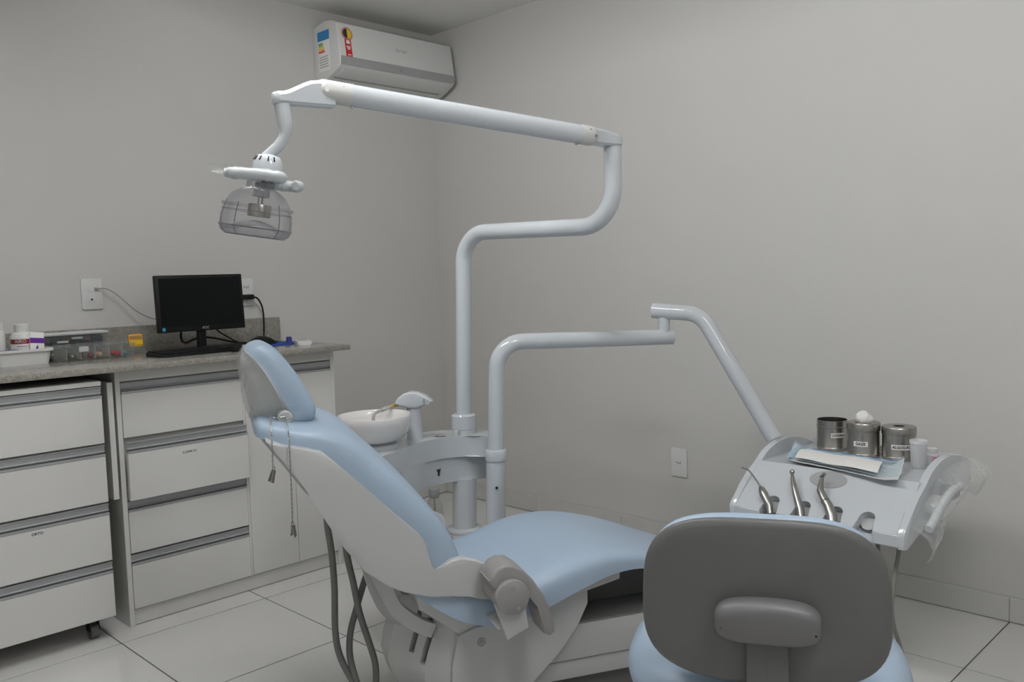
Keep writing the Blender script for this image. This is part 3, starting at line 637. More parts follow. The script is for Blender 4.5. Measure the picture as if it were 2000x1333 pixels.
obj('armrest_bracket', MB().prism([(-0.060,0.395),(-0.032,0.308),(0.020,0.330),(0.012,0.392)],'xz',-0.352,-0.338,0.002,2).prism([(-0.05,0.330),(-0.032,0.308),(0.020,0.330),(0.01,0.345)],'xz',-0.338,-0.20), M_ABS, CH)
# seat pan and underside bracket
obj('seat_pan', MB().prism([(-0.21,0.40),(-0.16,0.352),(-0.03,0.300),(0.06,0.312),(0.22,0.364),(0.29,0.378),(0.33,0.376),(0.33,0.352),(0.22,0.325),(0.0,0.255),(-0.10,0.265),(-0.20,0.345)],'xz',-0.185,0.185,0.004,2,'caps'), M_ABS, CH)
# base: rear housing with rounded back
def ring(z, x0, xr, w, xf):
    base = [(xf,-w),(x0,-w),(x0-0.30*(x0-xr)-0.02,-w*0.80),(xr+0.035,-w*0.45),(xr,-0.05),(xr-0.003,0.03),(xr+0.03,w*0.45),(x0-0.03,w*0.85),(x0,w),(xf,w)]
    return [(x,y,z) for x,y in base]
b = MB()
b.loft([ring(0.055,-0.07,-0.175,0.150,0.02),ring(0.085,-0.105,-0.213,0.168,0.05),ring(0.13,-0.130,-0.245,0.178,0.10),ring(0.18,-0.122,-0.258,0.180,0.155),ring(0.225,-0.105,-0.250,0.180,0.20),ring(0.262,-0.090,-0.238,0.180,0.215),ring(0.285,-0.088,-0.230,0.176,0.20),ring(0.312,-0.105,-0.224,0.166,0.08),ring(0.338,-0.135,-0.214,0.150,0.0)])
hs_ = obj('base_housing', b, M_ABS, CH, smooth=28)
panel = [(-0.108,0.266),(-0.06,0.282),(0.0,0.285),(0.10,0.300),(0.20,0.335),(0.238,0.338),(0.238,0.297),(0.210,0.247),(0.157,0.182),(0.082,0.115),(0.02,0.062),(-0.085,0.055),(-0.128,0.13),(-0.124,0.19)]
obj('side_cover', MB().prism(panel,'xz',-0.190,-0.178,0.003,2,'caps'), M_ABS, CH)
obj('side_cover', MB().prism(panel,'xz',0.178,0.190,0.003,2,'caps'), M_ABS, CH)
obj('cover_screw', MB().prism([(-0.049+0.011*math.cos(rad(20*k)),0.242+0.011*math.sin(rad(20*k))) for k in range(18)],'xz',-0.1925,-0.189,0.001,1,'caps'), M_GREYP, CH)
obj('cover_screw', MB().prism([(-0.049+0.004*math.cos(rad(30*k)),0.242+0.004*math.sin(rad(30*k))) for k in range(12)],'xz',-0.1945,-0.192), M_STEELD, CH)
# linkage straps between back shell and base
def strap(y0, y1, pts, th, name):
    pts = [Vector((p[0],0,p[1])) for p in catmull(pts,5)]; A_ = []; B_ = []
    for i, p in enumerate(pts):
        tg = (pts[min(i+1,len(pts)-1)]-pts[max(i-1,0)]).normalized(); n = Vector((-tg.z,0,tg.x))
        A_.append(p+n*th/2); B_.append(p-n*th/2)
    return obj(name, MB().prism([(p.x,p.z) for p in A_]+[(p.x,p.z) for p in B_[::-1]],'xz',y0,y1,0.003,2,'caps'), M_ABS, CH, smooth=50)
strap(-0.158,-0.126,[(-0.300,0.460),(-0.286,0.425),(-0.270,0.385),(-0.252,0.346),(-0.222,0.314),(-0.190,0.290),(-0.158,0.274)],0.034,'back_linkage')
strap(-0.062,-0.030,[(-0.306,0.455),(-0.294,0.410),(-0.281,0.362),(-0.264,0.320),(-0.238,0.290),(-0.20,0.270)],0.032,'back_linkage')
# slots in the housing back
def slotpt(f, z):  # f: 0 at near ridge .. 1 at the middle of the back
    tab = [(0.085,-0.105,-0.213,0.168),(0.13,-0.130,-0.245,0.178),(0.18,-0.122,-0.258,0.180),(0.225,-0.105,-0.250,0.180),(0.262,-0.090,-0.238,0.180),(0.285,-0.088,-0.230,0.176),(0.312,-0.105,-0.224,0.166)]
    for a, c in zip(tab, tab[1:]):
        if a[0] <= z <= c[0]: k = (z-a[0])/(c[0]-a[0]); q = [a[i]+(c[i]-a[i])*k for i in range(4)]; break
    x0, xr, w = q[1:]
    P_ = [Vector((x0,-w,z)),Vector((x0-0.30*(x0-xr)-0.02,-w*0.80,z)),Vector((xr+0.035,-w*0.45,z))]
    f *= 2; i = min(int(f),1); return P_[i].lerp(P_[i+1], f-i)
for f0, f1, z0, z1 in ((0.80,0.91,0.206,0.306),(0.52,0.63,0.186,0.298)):
    zz = [z0+(z1-z0)*k/6 for k in range(7)]; dn = Vector((0.82,0.57,0))
    cut(hs_, MB().loft([[slotpt(f0,z)-dn*0.02,slotpt(f1,z)-dn*0.02,slotpt(f1,z)+dn*0.09,slotpt(f0,z)+dn*0.09] for z in zz]), 28)
# lower base: long plinth with dark rubber deck
obj('base_plinth', MB().prism([(0.0,0.082),(0.80,0.082),(0.80,0.132),(0.0,0.132)],'xz',-0.142,0.142,0.003,2), M_ABS, CH)
obj('base_plinth', MB().prism([(0.0,0.135),(0.78,0.135),(0.78,0.228),(0.0,0.228)],'xz',-0.150,0.150,0.004,2), M_ABS, CH)
obj('rubber_deck', MB().prism([(0.10,0.2285),(0.77,0.2285),(0.77,0.2325),(0.10,0.2325)],'xz',-0.146,0.146,0.001,1), mat('deck_rubber',(0.20,0.195,0.185),0.6,var=0.08,scale=12), CH)
obj('lift_cover', MB().prism([(0.18,0.232),(0.74,0.232),(0.66,0.265),(0.48,0.300),(0.36,0.318),(0.18,0.318)],'xz',-0.03,0.10,0.006,2), M_DGREY, CH)
obj('foot_plate', MB().prism([(-0.10,0.0),(0.86,0.0),(0.86,0.02),(0.80,0.083),(0.0,0.083),(-0.10,0.058)],'xz',-0.115,0.115,0.003,2), M_DGREY, CH)
obj('seat_bracket', MB().prism([(0.18,0.352),(0.28,0.378),(0.325,0.378),(0.325,0.352),(0.19,0.325)],'xz',-0.20,-0.188,0.002,1), M_ABS, CH)
# hoses under the back
P = catmull([(-0.38,-0.02,0.60),(-0.388,0,0.541),(-0.380,0,0.454),(-0.377,0.0,0.361),(-0.380,0.0,0.255),(-0.372,0,0.186),(-0.345,-0.01,0.120),(-0.312,-0.02,0.065),(-0.27,-0.04,0.025),(-0.20,-0.06,0.012),(-0.10,-0.08,0.012)],6)
obj('hose', MB().tube(P,0.0085,12), M_HOSE, CH)
P = catmull([(-0.33,-0.02,0.55),(-0.343,0,0.463),(-0.329,0,0.368),(-0.316,0,0.285),(-0.294,0,0.200),(-0.282,0,0.143),(-0.286,-0.01,0.085),(-0.305,-0.02,0.052),(-0.325,-0.02,0.085),(-0.338,-0.012,0.130),(-0.346,0.002,0.181),(-0.340,0.015,0.235),(-0.319,0.022,0.299),(-0.296,0.03,0.36),(-0.27,0.03,0.42)],6)
obj('hose', MB().tube(P,0.0085,12), M_HOSE, CH)

# bib chain with two clips hanging from the headrest
def chw(s, y, z): # chair-local to world
    a = math.atan2(-0.451,0.893); return Vector((-1.45+s*math.cos(a)-y*math.sin(a), -1.8+s*math.sin(a)+y*math.cos(a), z))
BC = thing('bib_chain','steel ball chain with two napkin clips hanging under the headrest','chain',tuple(chw(-0.50,-0.13,0.81)))
def chain(P, name):
    P = [Vector(p) for p in catmull(P,12)]; b = MB(); acc = 0; k = 0; step = 0.0052
    for a, c in zip(P, P[1:]):
        L_ = (c-a).length; d = (c-a).normalized()
        while acc <= L_:
            p = a+d*acc; u = d.orthogonal().normalized(); w = d.cross(u)
            if k % 2: u, w = w, u
            ring_ = [p+d*(0.0036*math.cos(2*math.pi*i/6))+u*(0.0016*math.sin(2*math.pi*i/6)) for i in range(7)]
            b.tube(ring_, 0.00075, 4, False); acc += step; k += 1
        acc -= L_
    return obj(name, b, M_STEELD, BC, kind='stuff')
chain([chw(-0.518,-0.140,0.836),chw(-0.521,-0.190,0.834),chw(-0.523,-0.236,0.827),chw(-0.524,-0.262,0.806),chw(-0.524,-0.264,0.775),chw(-0.524,-0.264,0.740)],'chain')
chain([chw(-0.518,-0.140,0.836),chw(-0.508,-0.147,0.832),chw(-0.498,-0.150,0.831),chw(-0.488,-0.150,0.831)],'chain')
chain([chw(-0.488,-0.152,0.831),chw(-0.488,-0.195,0.832),chw(-0.488,-0.240,0.824),chw(-0.488,-0.264,0.790),chw(-0.488,-0.265,0.70),chw(-0.489,-0.262,0.612)],'chain')
for (s_0, y_, z_, tl) in ((-0.524,-0.264,0.733,20),(-0.489,-0.262,0.606,-10)):
    A = Matrix.Translation(chw(s_0,y_,z_))@Matrix.Rotation(rad(25),4,'Z')@Matrix.Rotation(rad(tl),4,'Y')
    c = obj('clip', MB(A).box(-0.0055,0.0055,-0.003,-0.0018,-0.026,0.002,0.0006,1), M_STEEL, BC)
    obj('clip_jaw', MB(A@Matrix.Rotation(rad(14),4,'X')).box(-0.0052,0.0052,0.0005,0.0017,-0.024,0.003,0.0005,1), M_STEELD, c)
    obj('clip_ring', MB(A).tube([Vector((0.0045*math.cos(rad(40*k)),0,0.005+0.0045*math.sin(rad(40*k)))) for k in range(10)],0.0009,6,False), M_STEEL, c)

# ================================================================== CUSPIDOR UNIT
CU = thing('cuspidor_unit','white cuspidor unit with column and curved top beside the chair','cuspidor unit',(-1.085,-1.345,0.27))
def smooth_closed(P, n=5):
    m = len(P); out = []
    for i in range(m):
        p0, p1, p2, p3 = P[i-1], P[i], P[(i+1)%m], P[(i+2)%m]
        for k in range(n):
            t = k/n; out.append(tuple(0.5*((2*b_)+(c_-a_)*t+(2*a_-5*b_+4*c_-d_)*t*t+(3*b_-a_-3*c_+d_)*t**3) for a_,b_,c_,d_ in zip(p0,p1,p2,p3)))
    return out
top = smooth_closed([(-1.050,-1.484),(-1.090,-1.400),(-1.160,-1.356),(-1.240,-1.351),(-1.325,-1.372),(-1.436,-1.418),(-1.515,-1.425),(-1.565,-1.36),(-1.555,-1.26),(-1.47,-1.175),(-1.34,-1.16),(-1.20,-1.20),(-1.08,-1.25),(-1.005,-1.32),(-0.992,-1.41)])
obj('top_shell', MB().prism(top,'xy',0.553,0.622,0.006,3,'caps'), M_WHITE, CU, smooth=50)
low = smooth_closed([(-1.030,-1.425),(-1.085,-1.396),(-1.160,-1.364),(-1.235,-1.360),(-1.31,-1.385),(-1.40,-1.405),(-1.45,-1.38),(-1.45,-1.28),(-1.36,-1.22),(-1.20,-1.24),(-1.08,-1.28),(-1.02,-1.33),(-1.02,-1.39)])
low = [(x+0.010,y+0.016) for x,y in low]
obj('lower_housing', MB().prism(low,'xy',0.470,0.556,0.004,2,'caps'), M_WHITE, CU, smooth=50)
b = MB(frame((-1.187,-1.3440,0.510),(0.985,0.17,0),(0,0,1),(0.17,-0.985,0)))
b.prism([(-0.008,0.011),(-0.003,0.010),(0.001,0.002),(0.004,0.010),(0.009,0.011),(0.004,-0.002),(0.002,-0.012),(-0.003,-0.012),(-0.002,-0.002)],'xy',-0.002,0.002); obj('logo_mark', b, M_INK, CU)
obj('column', MB().tube([(-1.083,-1.344,0.300),(-1.078,-1.348,0.475)],0.040,28), M_WHITE, CU)
obj('column_flange', MB().lathe([(0.0,0),(0.058,0),(0.060,0.003),(0.058,0.010),(0.045,0.014),(0.0,0.014)],(-1.083,-1.344,0.294),28), M_WHITE, CU)
# coupling plate from the column down to the chair base
b = MB(); pl = [(-1.125,-1.275),(-1.03,-1.31),(-1.10,-1.56),(-1.24,-1.70),(-1.33,-1.62),(-1.22,-1.50)]
b.prism(pl,'xy',0.270,0.295,0.003,2); obj('coupling_plate', b, M_ABS2, CU)
obj('coupling_arm', MB().tube([(-1.27,-1.64,0.28),(-1.30,-1.67,0.20),(-1.34,-1.70,0.16)],0.035,16), M_ABS2, CU)
# basin bowl
bc = (-1.400,-1.300,0.640)
bs = obj('basin', MB().lathe([(0.0,0.0),(0.050,0.0),(0.068,0.002),(0.092,0.014),(0.106,0.036),(0.112,0.062),(0.114,0.081),(0.1125,0.0835),(0.110,0.082),(0.108,0.062),(0.101,0.038),(0.086,0.018),(0.05,0.010),(0.0,0.008)],bc,40), M_CER, CU, smooth=60)
obj('basin_foot', MB().lathe([(0.0,-0.002),(0.072,-0.002),(0.070,0.014),(0.058,0.022),(0.0,0.022)],(bc[0],bc[1],0.620),32), M_WHITE, CU)
# water tap tower with leaf-shaped head
tx, ty = -1.236, -1.290
tw = obj('tap_tower', MB().loft([[(tx+k1*math.cos(rad(15*a)),ty+k1*math.sin(rad(15*a)),z) for a in range(24)] for k1, z in ((0.027,0.616),(0.0255,0.63),(0.024,0.68),(0.0235,0.735))]), M_WHITE, CU)
A = frame((tx,ty,0.746),(0.70,-0.71,-0.02),(0.0,0.0,1.0),(-0.71,-0.70,0))
leaf = [(-0.060,-0.006),(-0.048,0.012),(-0.030,0.025),(-0.008,0.031),(0.016,0.029),(0.038,0.019),(0.063,0.000),(0.050,-0.003),(0.036,-0.013),(0.012,-0.022),(-0.012,-0.022),(-0.035,-0.014)]
hdp = obj('tap_head', MB(A).prism(leaf,'xy',-0.028,0.028,0.006,3,'caps'), M_WHITE, CU, smooth=50)
obj('head_screw', MB(A).prism([(0.0018*math.cos(rad(45*k))-0.004,0.013+0.0018*math.sin(rad(45*k))) for k in range(8)],'xy',0.028,0.0287), M_GREYP, hdp)
obj('cup_symbol', MB(A).prism([(0.034,0.010),(0.040,0.010),(0.042,-0.001),(0.041,-0.006),(0.033,-0.006),(0.032,-0.001)],'xy',0.0275,0.0287).prism([(0.047,0.007),(0.0495,0.007),(0.0495,-0.003),(0.047,-0.003)],'xy',0.0275,0.0287), M_GREYP, hdp)
sp = fillet([A@Vector((-0.046,-0.010,0)),A@Vector((-0.066,-0.014,0.016)),A@Vector((-0.118,-0.027,0.080)),A@Vector((-0.119,-0.050,0.082))],[0.02,0.016],6)
obj('spout', MB().tube(sp,0.0052,12), mat('grey_spout',(0.42,0.40,0.38),0.4), CU)
obj('spout_collar', MB().tube([A@Vector((-0.082,-0.0178,0.036)),A@Vector((-0.096,-0.0215,0.053))],0.0068,12), mat('grey_spout',(0.42,0.40,0.38),0.4), CU)
obj('amber_tube', MB().tube([A@Vector((-0.045,-0.0098,-0.001)),A@Vector((-0.066,-0.014,0.016)),A@Vector((-0.074,-0.0158,0.026))],0.0060,12), M_AMBER, CU)
# buttons on the deck
for (x, y, r, h, m_) in ((-1.122,-1.362,0.010,0.020,M_ABS),(-1.150,-1.318,0.014,0.004,M_ABS)):
    obj('deck_knob', MB().lathe([(0,0),(r,0),(r,h*0.8),(r*0.8,h),(0,h)],(x,y,0.620),20), m_, CU)
obj('deck_recess', MB().prism([(-1.176,-1.318),(-1.150,-1.342),(-1.160,-1.318)],'xy',0.6195,0.6232), M_INK, CU)
# suction collector jar
jc = (-1.243,-1.385,0.0)
obj('collector_lid', MB().lathe([(0,0.445),(0.014,0.445),(0.017,0.452),(0.017,0.473),(0,0.475)],jc,20), M_GREYP, CU)
obj('collector_jar', MB().lathe([(0.014,0.446),(0.020,0.437),(0.027,0.415),(0.029,0.390),(0.028,0.362),(0.022,0.348),(0.0,0.346)],jc,24), F_GLASS, CU)
obj('collector_tube', MB().tube([(jc[0],jc[1],0.46),(jc[0],jc[1],0.40)],0.0025,8), M_STEELD, CU)

# ================================================================== OPERATING LIGHT on its bent post
OL = thing('operating_light','white overhead dental light with clear shield on a long jointed arm','dental light',(-1.074,-1.347,0.62))
obj('post_collar', MB().lathe([(0.0,0.0),(0.0395,0.0),(0.0395,0.018),(0.041,0.020),(0.041,0.062),(0.037,0.067),(0.0265,0.068),(0.0,0.068)],(-1.074,-1.348,0.620),32), M_WHITE, OL, smooth=30)
P = fillet([(-1.0745,-1.3475,0.64),(-1.060,-1.362,1.283),(-1.030,-1.957,1.271),(-1.022,-1.953,1.490)],[0.098,0.105],12)
obj('bent_post', MB().tube(P,0.0253,28), M_WHITE, OL, smooth=60)
E1 = Vector((-1.022,-1.953,1.49)); EL = Vector((-1.790,-1.702,1.588)); ER = Vector((-1.098,-1.950,1.512))
dx = (EL-ER).normalized(); side = dx.cross(Vector((0,0,1))).normalized(); upv = side.cross(dx)
KR = frame(ER, dx, side, upv)     # x along the arm towards the head
LA = (EL-ER).length
obj('spring_arm', MB().tube([ER+dx*0.045,ER+dx*(LA-0.055)],0.0262,28), M_WHITE, OL, smooth=60)
def capsule(p0, p1, r, name, flat):
    d = (p1-p0); L_ = d.length; d.normalize(); pts = []; rr = []
    for k in range(9):
        a = math.pi/2*k/8; pts.append(p0-d*r*math.cos(a)); rr.append(max(r*math.sin(a),0.0008))
    pts.append(p1); rr.append(r)
    return obj(name, MB().tube(pts,rr,28), M_ABS2, OL, smooth=60)
cR = capsule(ER+dx*0.016, ER+dx*0.046, 0.0268, 'arm_end_cap', 0)
cL = capsule(EL+dx*0.008, EL-dx*0.056, 0.0268, 'arm_end_cap', 0)
toC = Vector((0.0,0.0,0.0))
nv = -side if (-side).dot(Vector((-2.99,-3.48,1.14))-ER) > 0 else side
for cap, pts in ((cR,((ER+dx*0.010-upv*0.003,0.0042),(ER+dx*0.026+upv*0.012,0.0026))),(cL,((EL+dx*0.006-upv*0.002,0.0055),(EL-dx*0.034+upv*0.012,0.0018)))):
    for p, r in pts:
        q = p+nv*math.sqrt(max(0,0.0262**2-(p-(ER+dx*(p-ER).dot(dx))).dot(upv)**2)); obj('cap_screw', MB().tube([q-nv*0.004,q+nv*0.0012],r,10), M_STEELD, cap)
for p in (ER+dx*0.055,EL-dx*0.062):
    obj('arm_screw', MB().tube([p-upv*0.030,p-upv*0.024],0.0038,8), M_STEEL, OL); obj('arm_screw', MB().tube([p+upv*0.024,p+upv*0.0285],0.003,8), M_STEEL, OL)
# knuckles: tapered blocks joining arm to post and to the lamp stem
def knuckle(c, tip, r, name, zlo, zhi_c, zhi_t, wt):
    # c: centre over the post, tip: centre inside the arm cap
    d = (tip-c); d.z = 0; L_ = d.length; d.normalize(); n = Vector((-d.y,d.x,0)); rings = []
    for k in range(9):
        ph = rad(6+84*k/8); rings.append((c-d*r*math.cos(ph), r*math.sin(ph), zlo, c.z+zhi_c*(0.80+0.20*math.sin(ph))))
    for f, g in ((0.1,0.12),(0.25,0.40),(0.42,0.72),(0.55,0.92),(0.68,1.0),(0.85,1.0),(1.0,1.0)):
        rings.append((c+d*L_*f, r+(wt-r)*min(1,f*2), zlo+0.003*f, c.z+zhi_c+(tip.z+zhi_t-c.z-zhi_c)*g))
    out = []
    for p, w, z0, z1 in rings:
        h = z1-z0; e = min(0.006,w*0.4)
        out.append([Vector((p.x,p.y,0))+n*a+Vector((0,0,z)) for a, z in ((-w,z0+e),(-w+e,z0),(w-e,z0),(w,z0+e),(w,z1-e*1.6),(w-e*1.6,z1),(-w+e*1.6,z1),(-w,z1-e*1.6))])
    return obj(name, MB().loft(out), M_WHITE, OL, smooth=40)
knuckle(Vector((-1.022,-1.953,1.490)), ER+dx*0.020, 0.0275, 'rear_knuckle', 1.489, 0.035, 0.022, 0.019)
LC = Vector((-1.905,-1.688,1.545))
knuckle(LC, EL-dx*0.012, 0.0225, 'front_knuckle', 1.546, 0.030, 0.0225, 0.017)
# stem bending down to the lamp head
P = fillet([LC+Vector((0.001,-0.001,0.001)),(-1.898,-1.694,1.47),(-1.944,-1.652,1.418)],[0.06],8)
rs = [0.019+(0.0125-0.019)*min(1,i/5) for i in range(len(P))]
obj('lamp_stem', MB().tube(P,rs,20), M_WHITE, OL, smooth=60)
# lamp head, tilted slightly
HX = Vector((0.702,-0.712,-0.165)).normalized(); HZ = Vector((0.10,-0.10,1.0)); HY = HZ.cross(HX).normalized(); HZ = HX.cross(HY).normalized()
HC = Vector((-1.957,-1.652,1.318)); HM = frame(HC, HX, HY, HZ)
b = MB(HM); b.lathe([(0.0,0.072),(0.034,0.072),(0.035,0.080),(0.033,0.100),(0.027,0.113),(0.012,0.118),(0.0,0.118)],(0.012,0,0.0),28); hb = obj('lamp_cap', b, M_WHITE, OL, smooth=50)
for a in (200,225,250,285,310):
    p = HM@Vector((0.012+0.0305*math.cos(rad(a)),0.0305*math.sin(rad(a)),0.106)); n = (HM.to_3x3()@Vector((math.cos(rad(a)),math.sin(rad(a)),0.55))).normalized(); w = HM.to_3x3()@Vector((-math.sin(rad(a)),math.cos(rad(a)),0))
    obj('vent_slot', MB(frame(p,w,n.cross(w),n)).box(-0.0016,0.0016,-0.006,0.006,-0.0015,0.0012,0.0006,1), M_BLACK, hb)
b = MB(HM); b.lathe([(0.0,0.056),(0.031,0.056),(0.0325,0.060),(0.0325,0.073),(0.0,0.074)],(0.010,0,0),28); obj('neck_ring', b, M_WHITE, OL)
# grips wrapped in film
def grip(P, r, name):
    P = [HM@Vector(p) for p in catmull(P,6)]; n = len(P)
    rr = [r*(1+0.04*math.sin(i*1.7))*(1 if 1 < i < n-2 else 0.8) for i in range(n)]
    g = obj(name, MB().tube(P,rr,16), M_WHITE, OL, smooth=60)
    b = MB(); b.tube([p+Vector((random.uniform(-.0008,.0008),)*3) for p in P],[x*1.13+random.uniform(-.0012,.0012) for x in rr],14,False); obj('film_wrap', b, F_WRAP, g, smooth=25)
    return g
g = grip([(0.012,0.02,0.068),(0.050,-0.025,0.066),(0.050,-0.048,0.067),(0.015,-0.054,0.066),(-0.03,-0.05,0.064),(-0.068,-0.040,0.061)],0.0122,'grip')
grip([(0.012,-0.01,0.054),(0.03,0.03,0.054),(0.055,0.052,0.056),(0.076,0.045,0.058),(0.074,0.022,0.056)],0.0118,'grip')
b = MB(HM)
for k in range(5):
    z = 0.056+0.004*k; b.sheet([[(-0.068,-0.045,z),(-0.068,-0.040,z+0.008)],[(-0.082,-0.045+0.003*k,z+0.001),(-0.084,-0.04,z+0.007)],[(-0.100-0.003*k,-0.042,z+0.004),(-0.098,-0.04,z+0.006)]])
obj('film_end', b, F_WRAP, g, smooth=25)
# clear splash shield: rounded box with open bottom rim and neck
b = MB(HM)
def rb(w, d, r, z): return [(p[0],p[1],z) for p in rrect(w,d,r,6)]
prf = [(0.062,0.062,0.030,0.056),(0.064,0.064,0.031,0.040),(0.088,0.076,0.034,0.034),(0.118,0.090,0.036,0.022),(0.138,0.102,0.036,0.004),(0.146,0.110,0.034,-0.014),(0.150,0.114,0.032,-0.030),(0.150,0.114,0.030,-0.052),(0.140,0.106,0.028,-0.064),(0.122,0.090,0.026,-0.071)]
b.loft([rb(*q) for q in prf],True,False); sh_ = obj('shield', b, F_CLEAR, OL, smooth=30)
b = MB(HM); b.loft([rb(0.148,0.112,0.034,0.000),rb(0.151,0.115,0.034,-0.004),rb(0.148,0.112,0.034,-0.008)],True,False); obj('shield_rib', b, F_CLEAR, sh_)
b = MB(HM); b.lathe([(0.030,0.056),(0.031,0.055),(0.031,0.040),(0.030,0.039)],(0,0,0),28); obj('shield_collar', b, F_CLEAR, sh_)
b = MB(HM); b.loft([rb(0.152,0.116,0.03,-0.050),rb(0.1525,0.1165,0.03,-0.053),rb(0.141,0.107,0.028,-0.0655),rb(0.124,0.092,0.026,-0.0725),rb(0.118,0.086,0.024,-0.0715)],True,False); obj('shield_rim', b, F_CLEAR, sh_)
for q, r_ in ((rb(0.1505,0.1145,0.03,-0.052),0.0009),(rb(0.122,0.090,0.026,-0.0715),0.0013),(rb(0.1475,0.1115,0.034,-0.016),0.0007)):
    P = [HM@Vector(p) for p in q+q[:1]]; obj('shield_edge', MB().tube(P,r_,6,False), F_EDGE, sh_)
for sx_ in (-1,1):
    for sy_ in (-1,1):
        P = [HM@Vector((sx_*(w_/2-r_*0.3),sy_*(d_/2-r_*0.3),z_)) for w_,d_,r_,z_ in prf[4:]]; obj('shield_edge', MB().tube(P,0.0011,6,False), F_EDGE, sh_)
b = MB(HM); b.lathe([(0.0,0.052),(0.016,0.052),(0.020,0.020),(0.0,0.018)],(0.004,0,0),20); obj('bulb_holder', b, mat('clouded_holder',(0.45,0.45,0.47),0.4), OL)
b = MB(HM); b.lathe([(0.0,0.002),(0.025,0.002),(0.026,0.0),(0.026,-0.025),(0.0245,-0.026),(0.0,-0.026)],(0.004,0,0),24); obj('bulb_screen', b, M_STEEL, OL)
b = MB(HM); b.tube([(0.004,0.014,0.02),(0.004,0.014,0.0)],0.002,6); b.tube([(0.004,-0.014,0.02),(0.004,-0.014,0.0)],0.002,6); obj('screen_stay', b, M_STEELD, OL)
b = MB(HM)
rows_ = []
for i in range(9):
    u = -0.066+0.132*i/8; rows_.append([(u, v_, -0.064+0.030*(1-(u/0.07)**2)*(1-(v_/0.06)**2*0.6)) for v_ in [-0.048+0.096*j/6 for j in range(7)]])
b.sheet(rows_); obj('front_lens', b, F_CLEAR, OL, smooth=60)

# ================================================================== DELIVERY UNIT: post, arms and instrument tray
DU = thing('delivery_unit','white instrument delivery unit on a jointed tube arm over the chair foot','delivery unit',(-1.084,-1.500,0.27))
obj('sleeve_post', MB().tube([(-1.0865,-1.4965,0.280),(-1.080,-1.5025,0.560)],0.0312,28), M_WHITE, DU)
obj('sleeve_collar', MB().lathe([(0.0,0),(0.0345,0),(0.0350,0.002),(0.0350,0.030),(0.033,0.034),(0.0262,0.035),(0.0,0.035)],(-1.0795,-1.503,0.553),32), M_WHITE, DU, smooth=30)
obj('post_hole', MB().tube([(-1.1042,-1.5268,0.470),(-1.1075,-1.5305,0.471)],0.0045,10), M_BLACK, DU)
P = fillet([(-1.0795,-1.503,0.58),(-1.068,-1.512,0.930),(-0.552,-1.821,0.919)],[0.085],12)
obj('lower_arm', MB().tube(P,0.0258,28), M_WHITE, DU, smooth=60)
obj('arm_pivot', MB().tube([(-0.576,-1.807,0.920),(-0.575,-1.806,1.004)],0.0195,24), M_WHITE, DU)
obj('pivot_ring', MB().lathe([(0.019,0),(0.0205,0.0005),(0.0205,0.0025),(0.019,0.003)],(-0.5755,-1.8065,0.957),24), M_ABS2, DU)
P = fillet([(-0.589,-1.772,1.008),(-0.540,-1.925,0.996),(-0.497,-2.158,0.604)],[0.09],10)
obj('upper_arm', MB().tube(P,0.0258,28), M_WHITE, DU, smooth=60)
TY0, TY1 = -2.185, -2.652          # far and near end of the tray body (long side runs along the wall)
# under body
under = [(-0.750,0.440),(-0.775,0.425),(-0.70,0.420),(-0.45,0.455),(-0.30,0.500),(-0.295,0.548),(-0.640,0.548)]
obj('tray_body', MB().prism(under,'xz',TY1+0.004,TY0-0.004,0.004,2,'caps'), M_WHITE, DU)
# sloping instrument panel with four open notches
fx, fz, gx, gz = -0.792, 0.457, -0.645, 0.566
ev = Vector((gx-fx,0,gz-fz)); PL = ev.length; ev.normalize(); nrm = Vector((-ev.z,0,ev.x))
PM = frame((fx,0,fz),(0,-1,0),ev,nrm)          # local x = -Y, y up the slope
notch = [2.292,2.384,2.474,2.560]; nw = 0.0215; nd = 0.052
out = [(-TY0,0.0)]
for ny in notch:
    out.append((ny-nw*1.15,0.0)); out.append((ny-nw,nd-nw))
    for k in range(1,12): a = math.pi-math.pi*k/12; out.append((ny+nw*math.cos(a), nd-nw*0.6+nw*math.sin(a)))
    out.append((ny+nw,nd-nw)); out.append((ny+nw*1.15,0.0))
out += [(-TY1,0.0),(-TY1,PL),(-TY0,PL)]
ip = obj('instrument_panel', MB(PM).prism(out,'xy',-0.026,0.0,0.0015,1,'caps'), M_WHITE, DU)
for k, ny in enumerate(notch):
    b = MB(PM); b.lathe([(nw*0.98,-0.024),(nw*0.98,-0.0255),(0,-0.0255)],(ny,nd-nw*0.6,0),20); obj('notch_floor', b, M_ABS, ip)
edges_ = [-TY0]+[v for ny in notch for v in (ny-nw*1.15,ny+nw*1.15)]+[-TY1]
for k in range(0,len(edges_),2):
    obj('front_lip', MB().prism([(-0.7925,0.4565),(-0.790,0.424),(-0.765,0.420),(-0.735,0.440),(-0.755,0.470)],'xz',-edges_[k+1],-edges_[k],0.002,1), M_WHITE, ip)
obj('badge', MB(PM).prism([(2.416+0.0535*math.cos(rad(12*k)),0.145+0.030*math.sin(rad(12*k))) for k in range(30)],'xy',-0.001,0.0015,0.0006,1,'caps'), M_STRIP, ip)
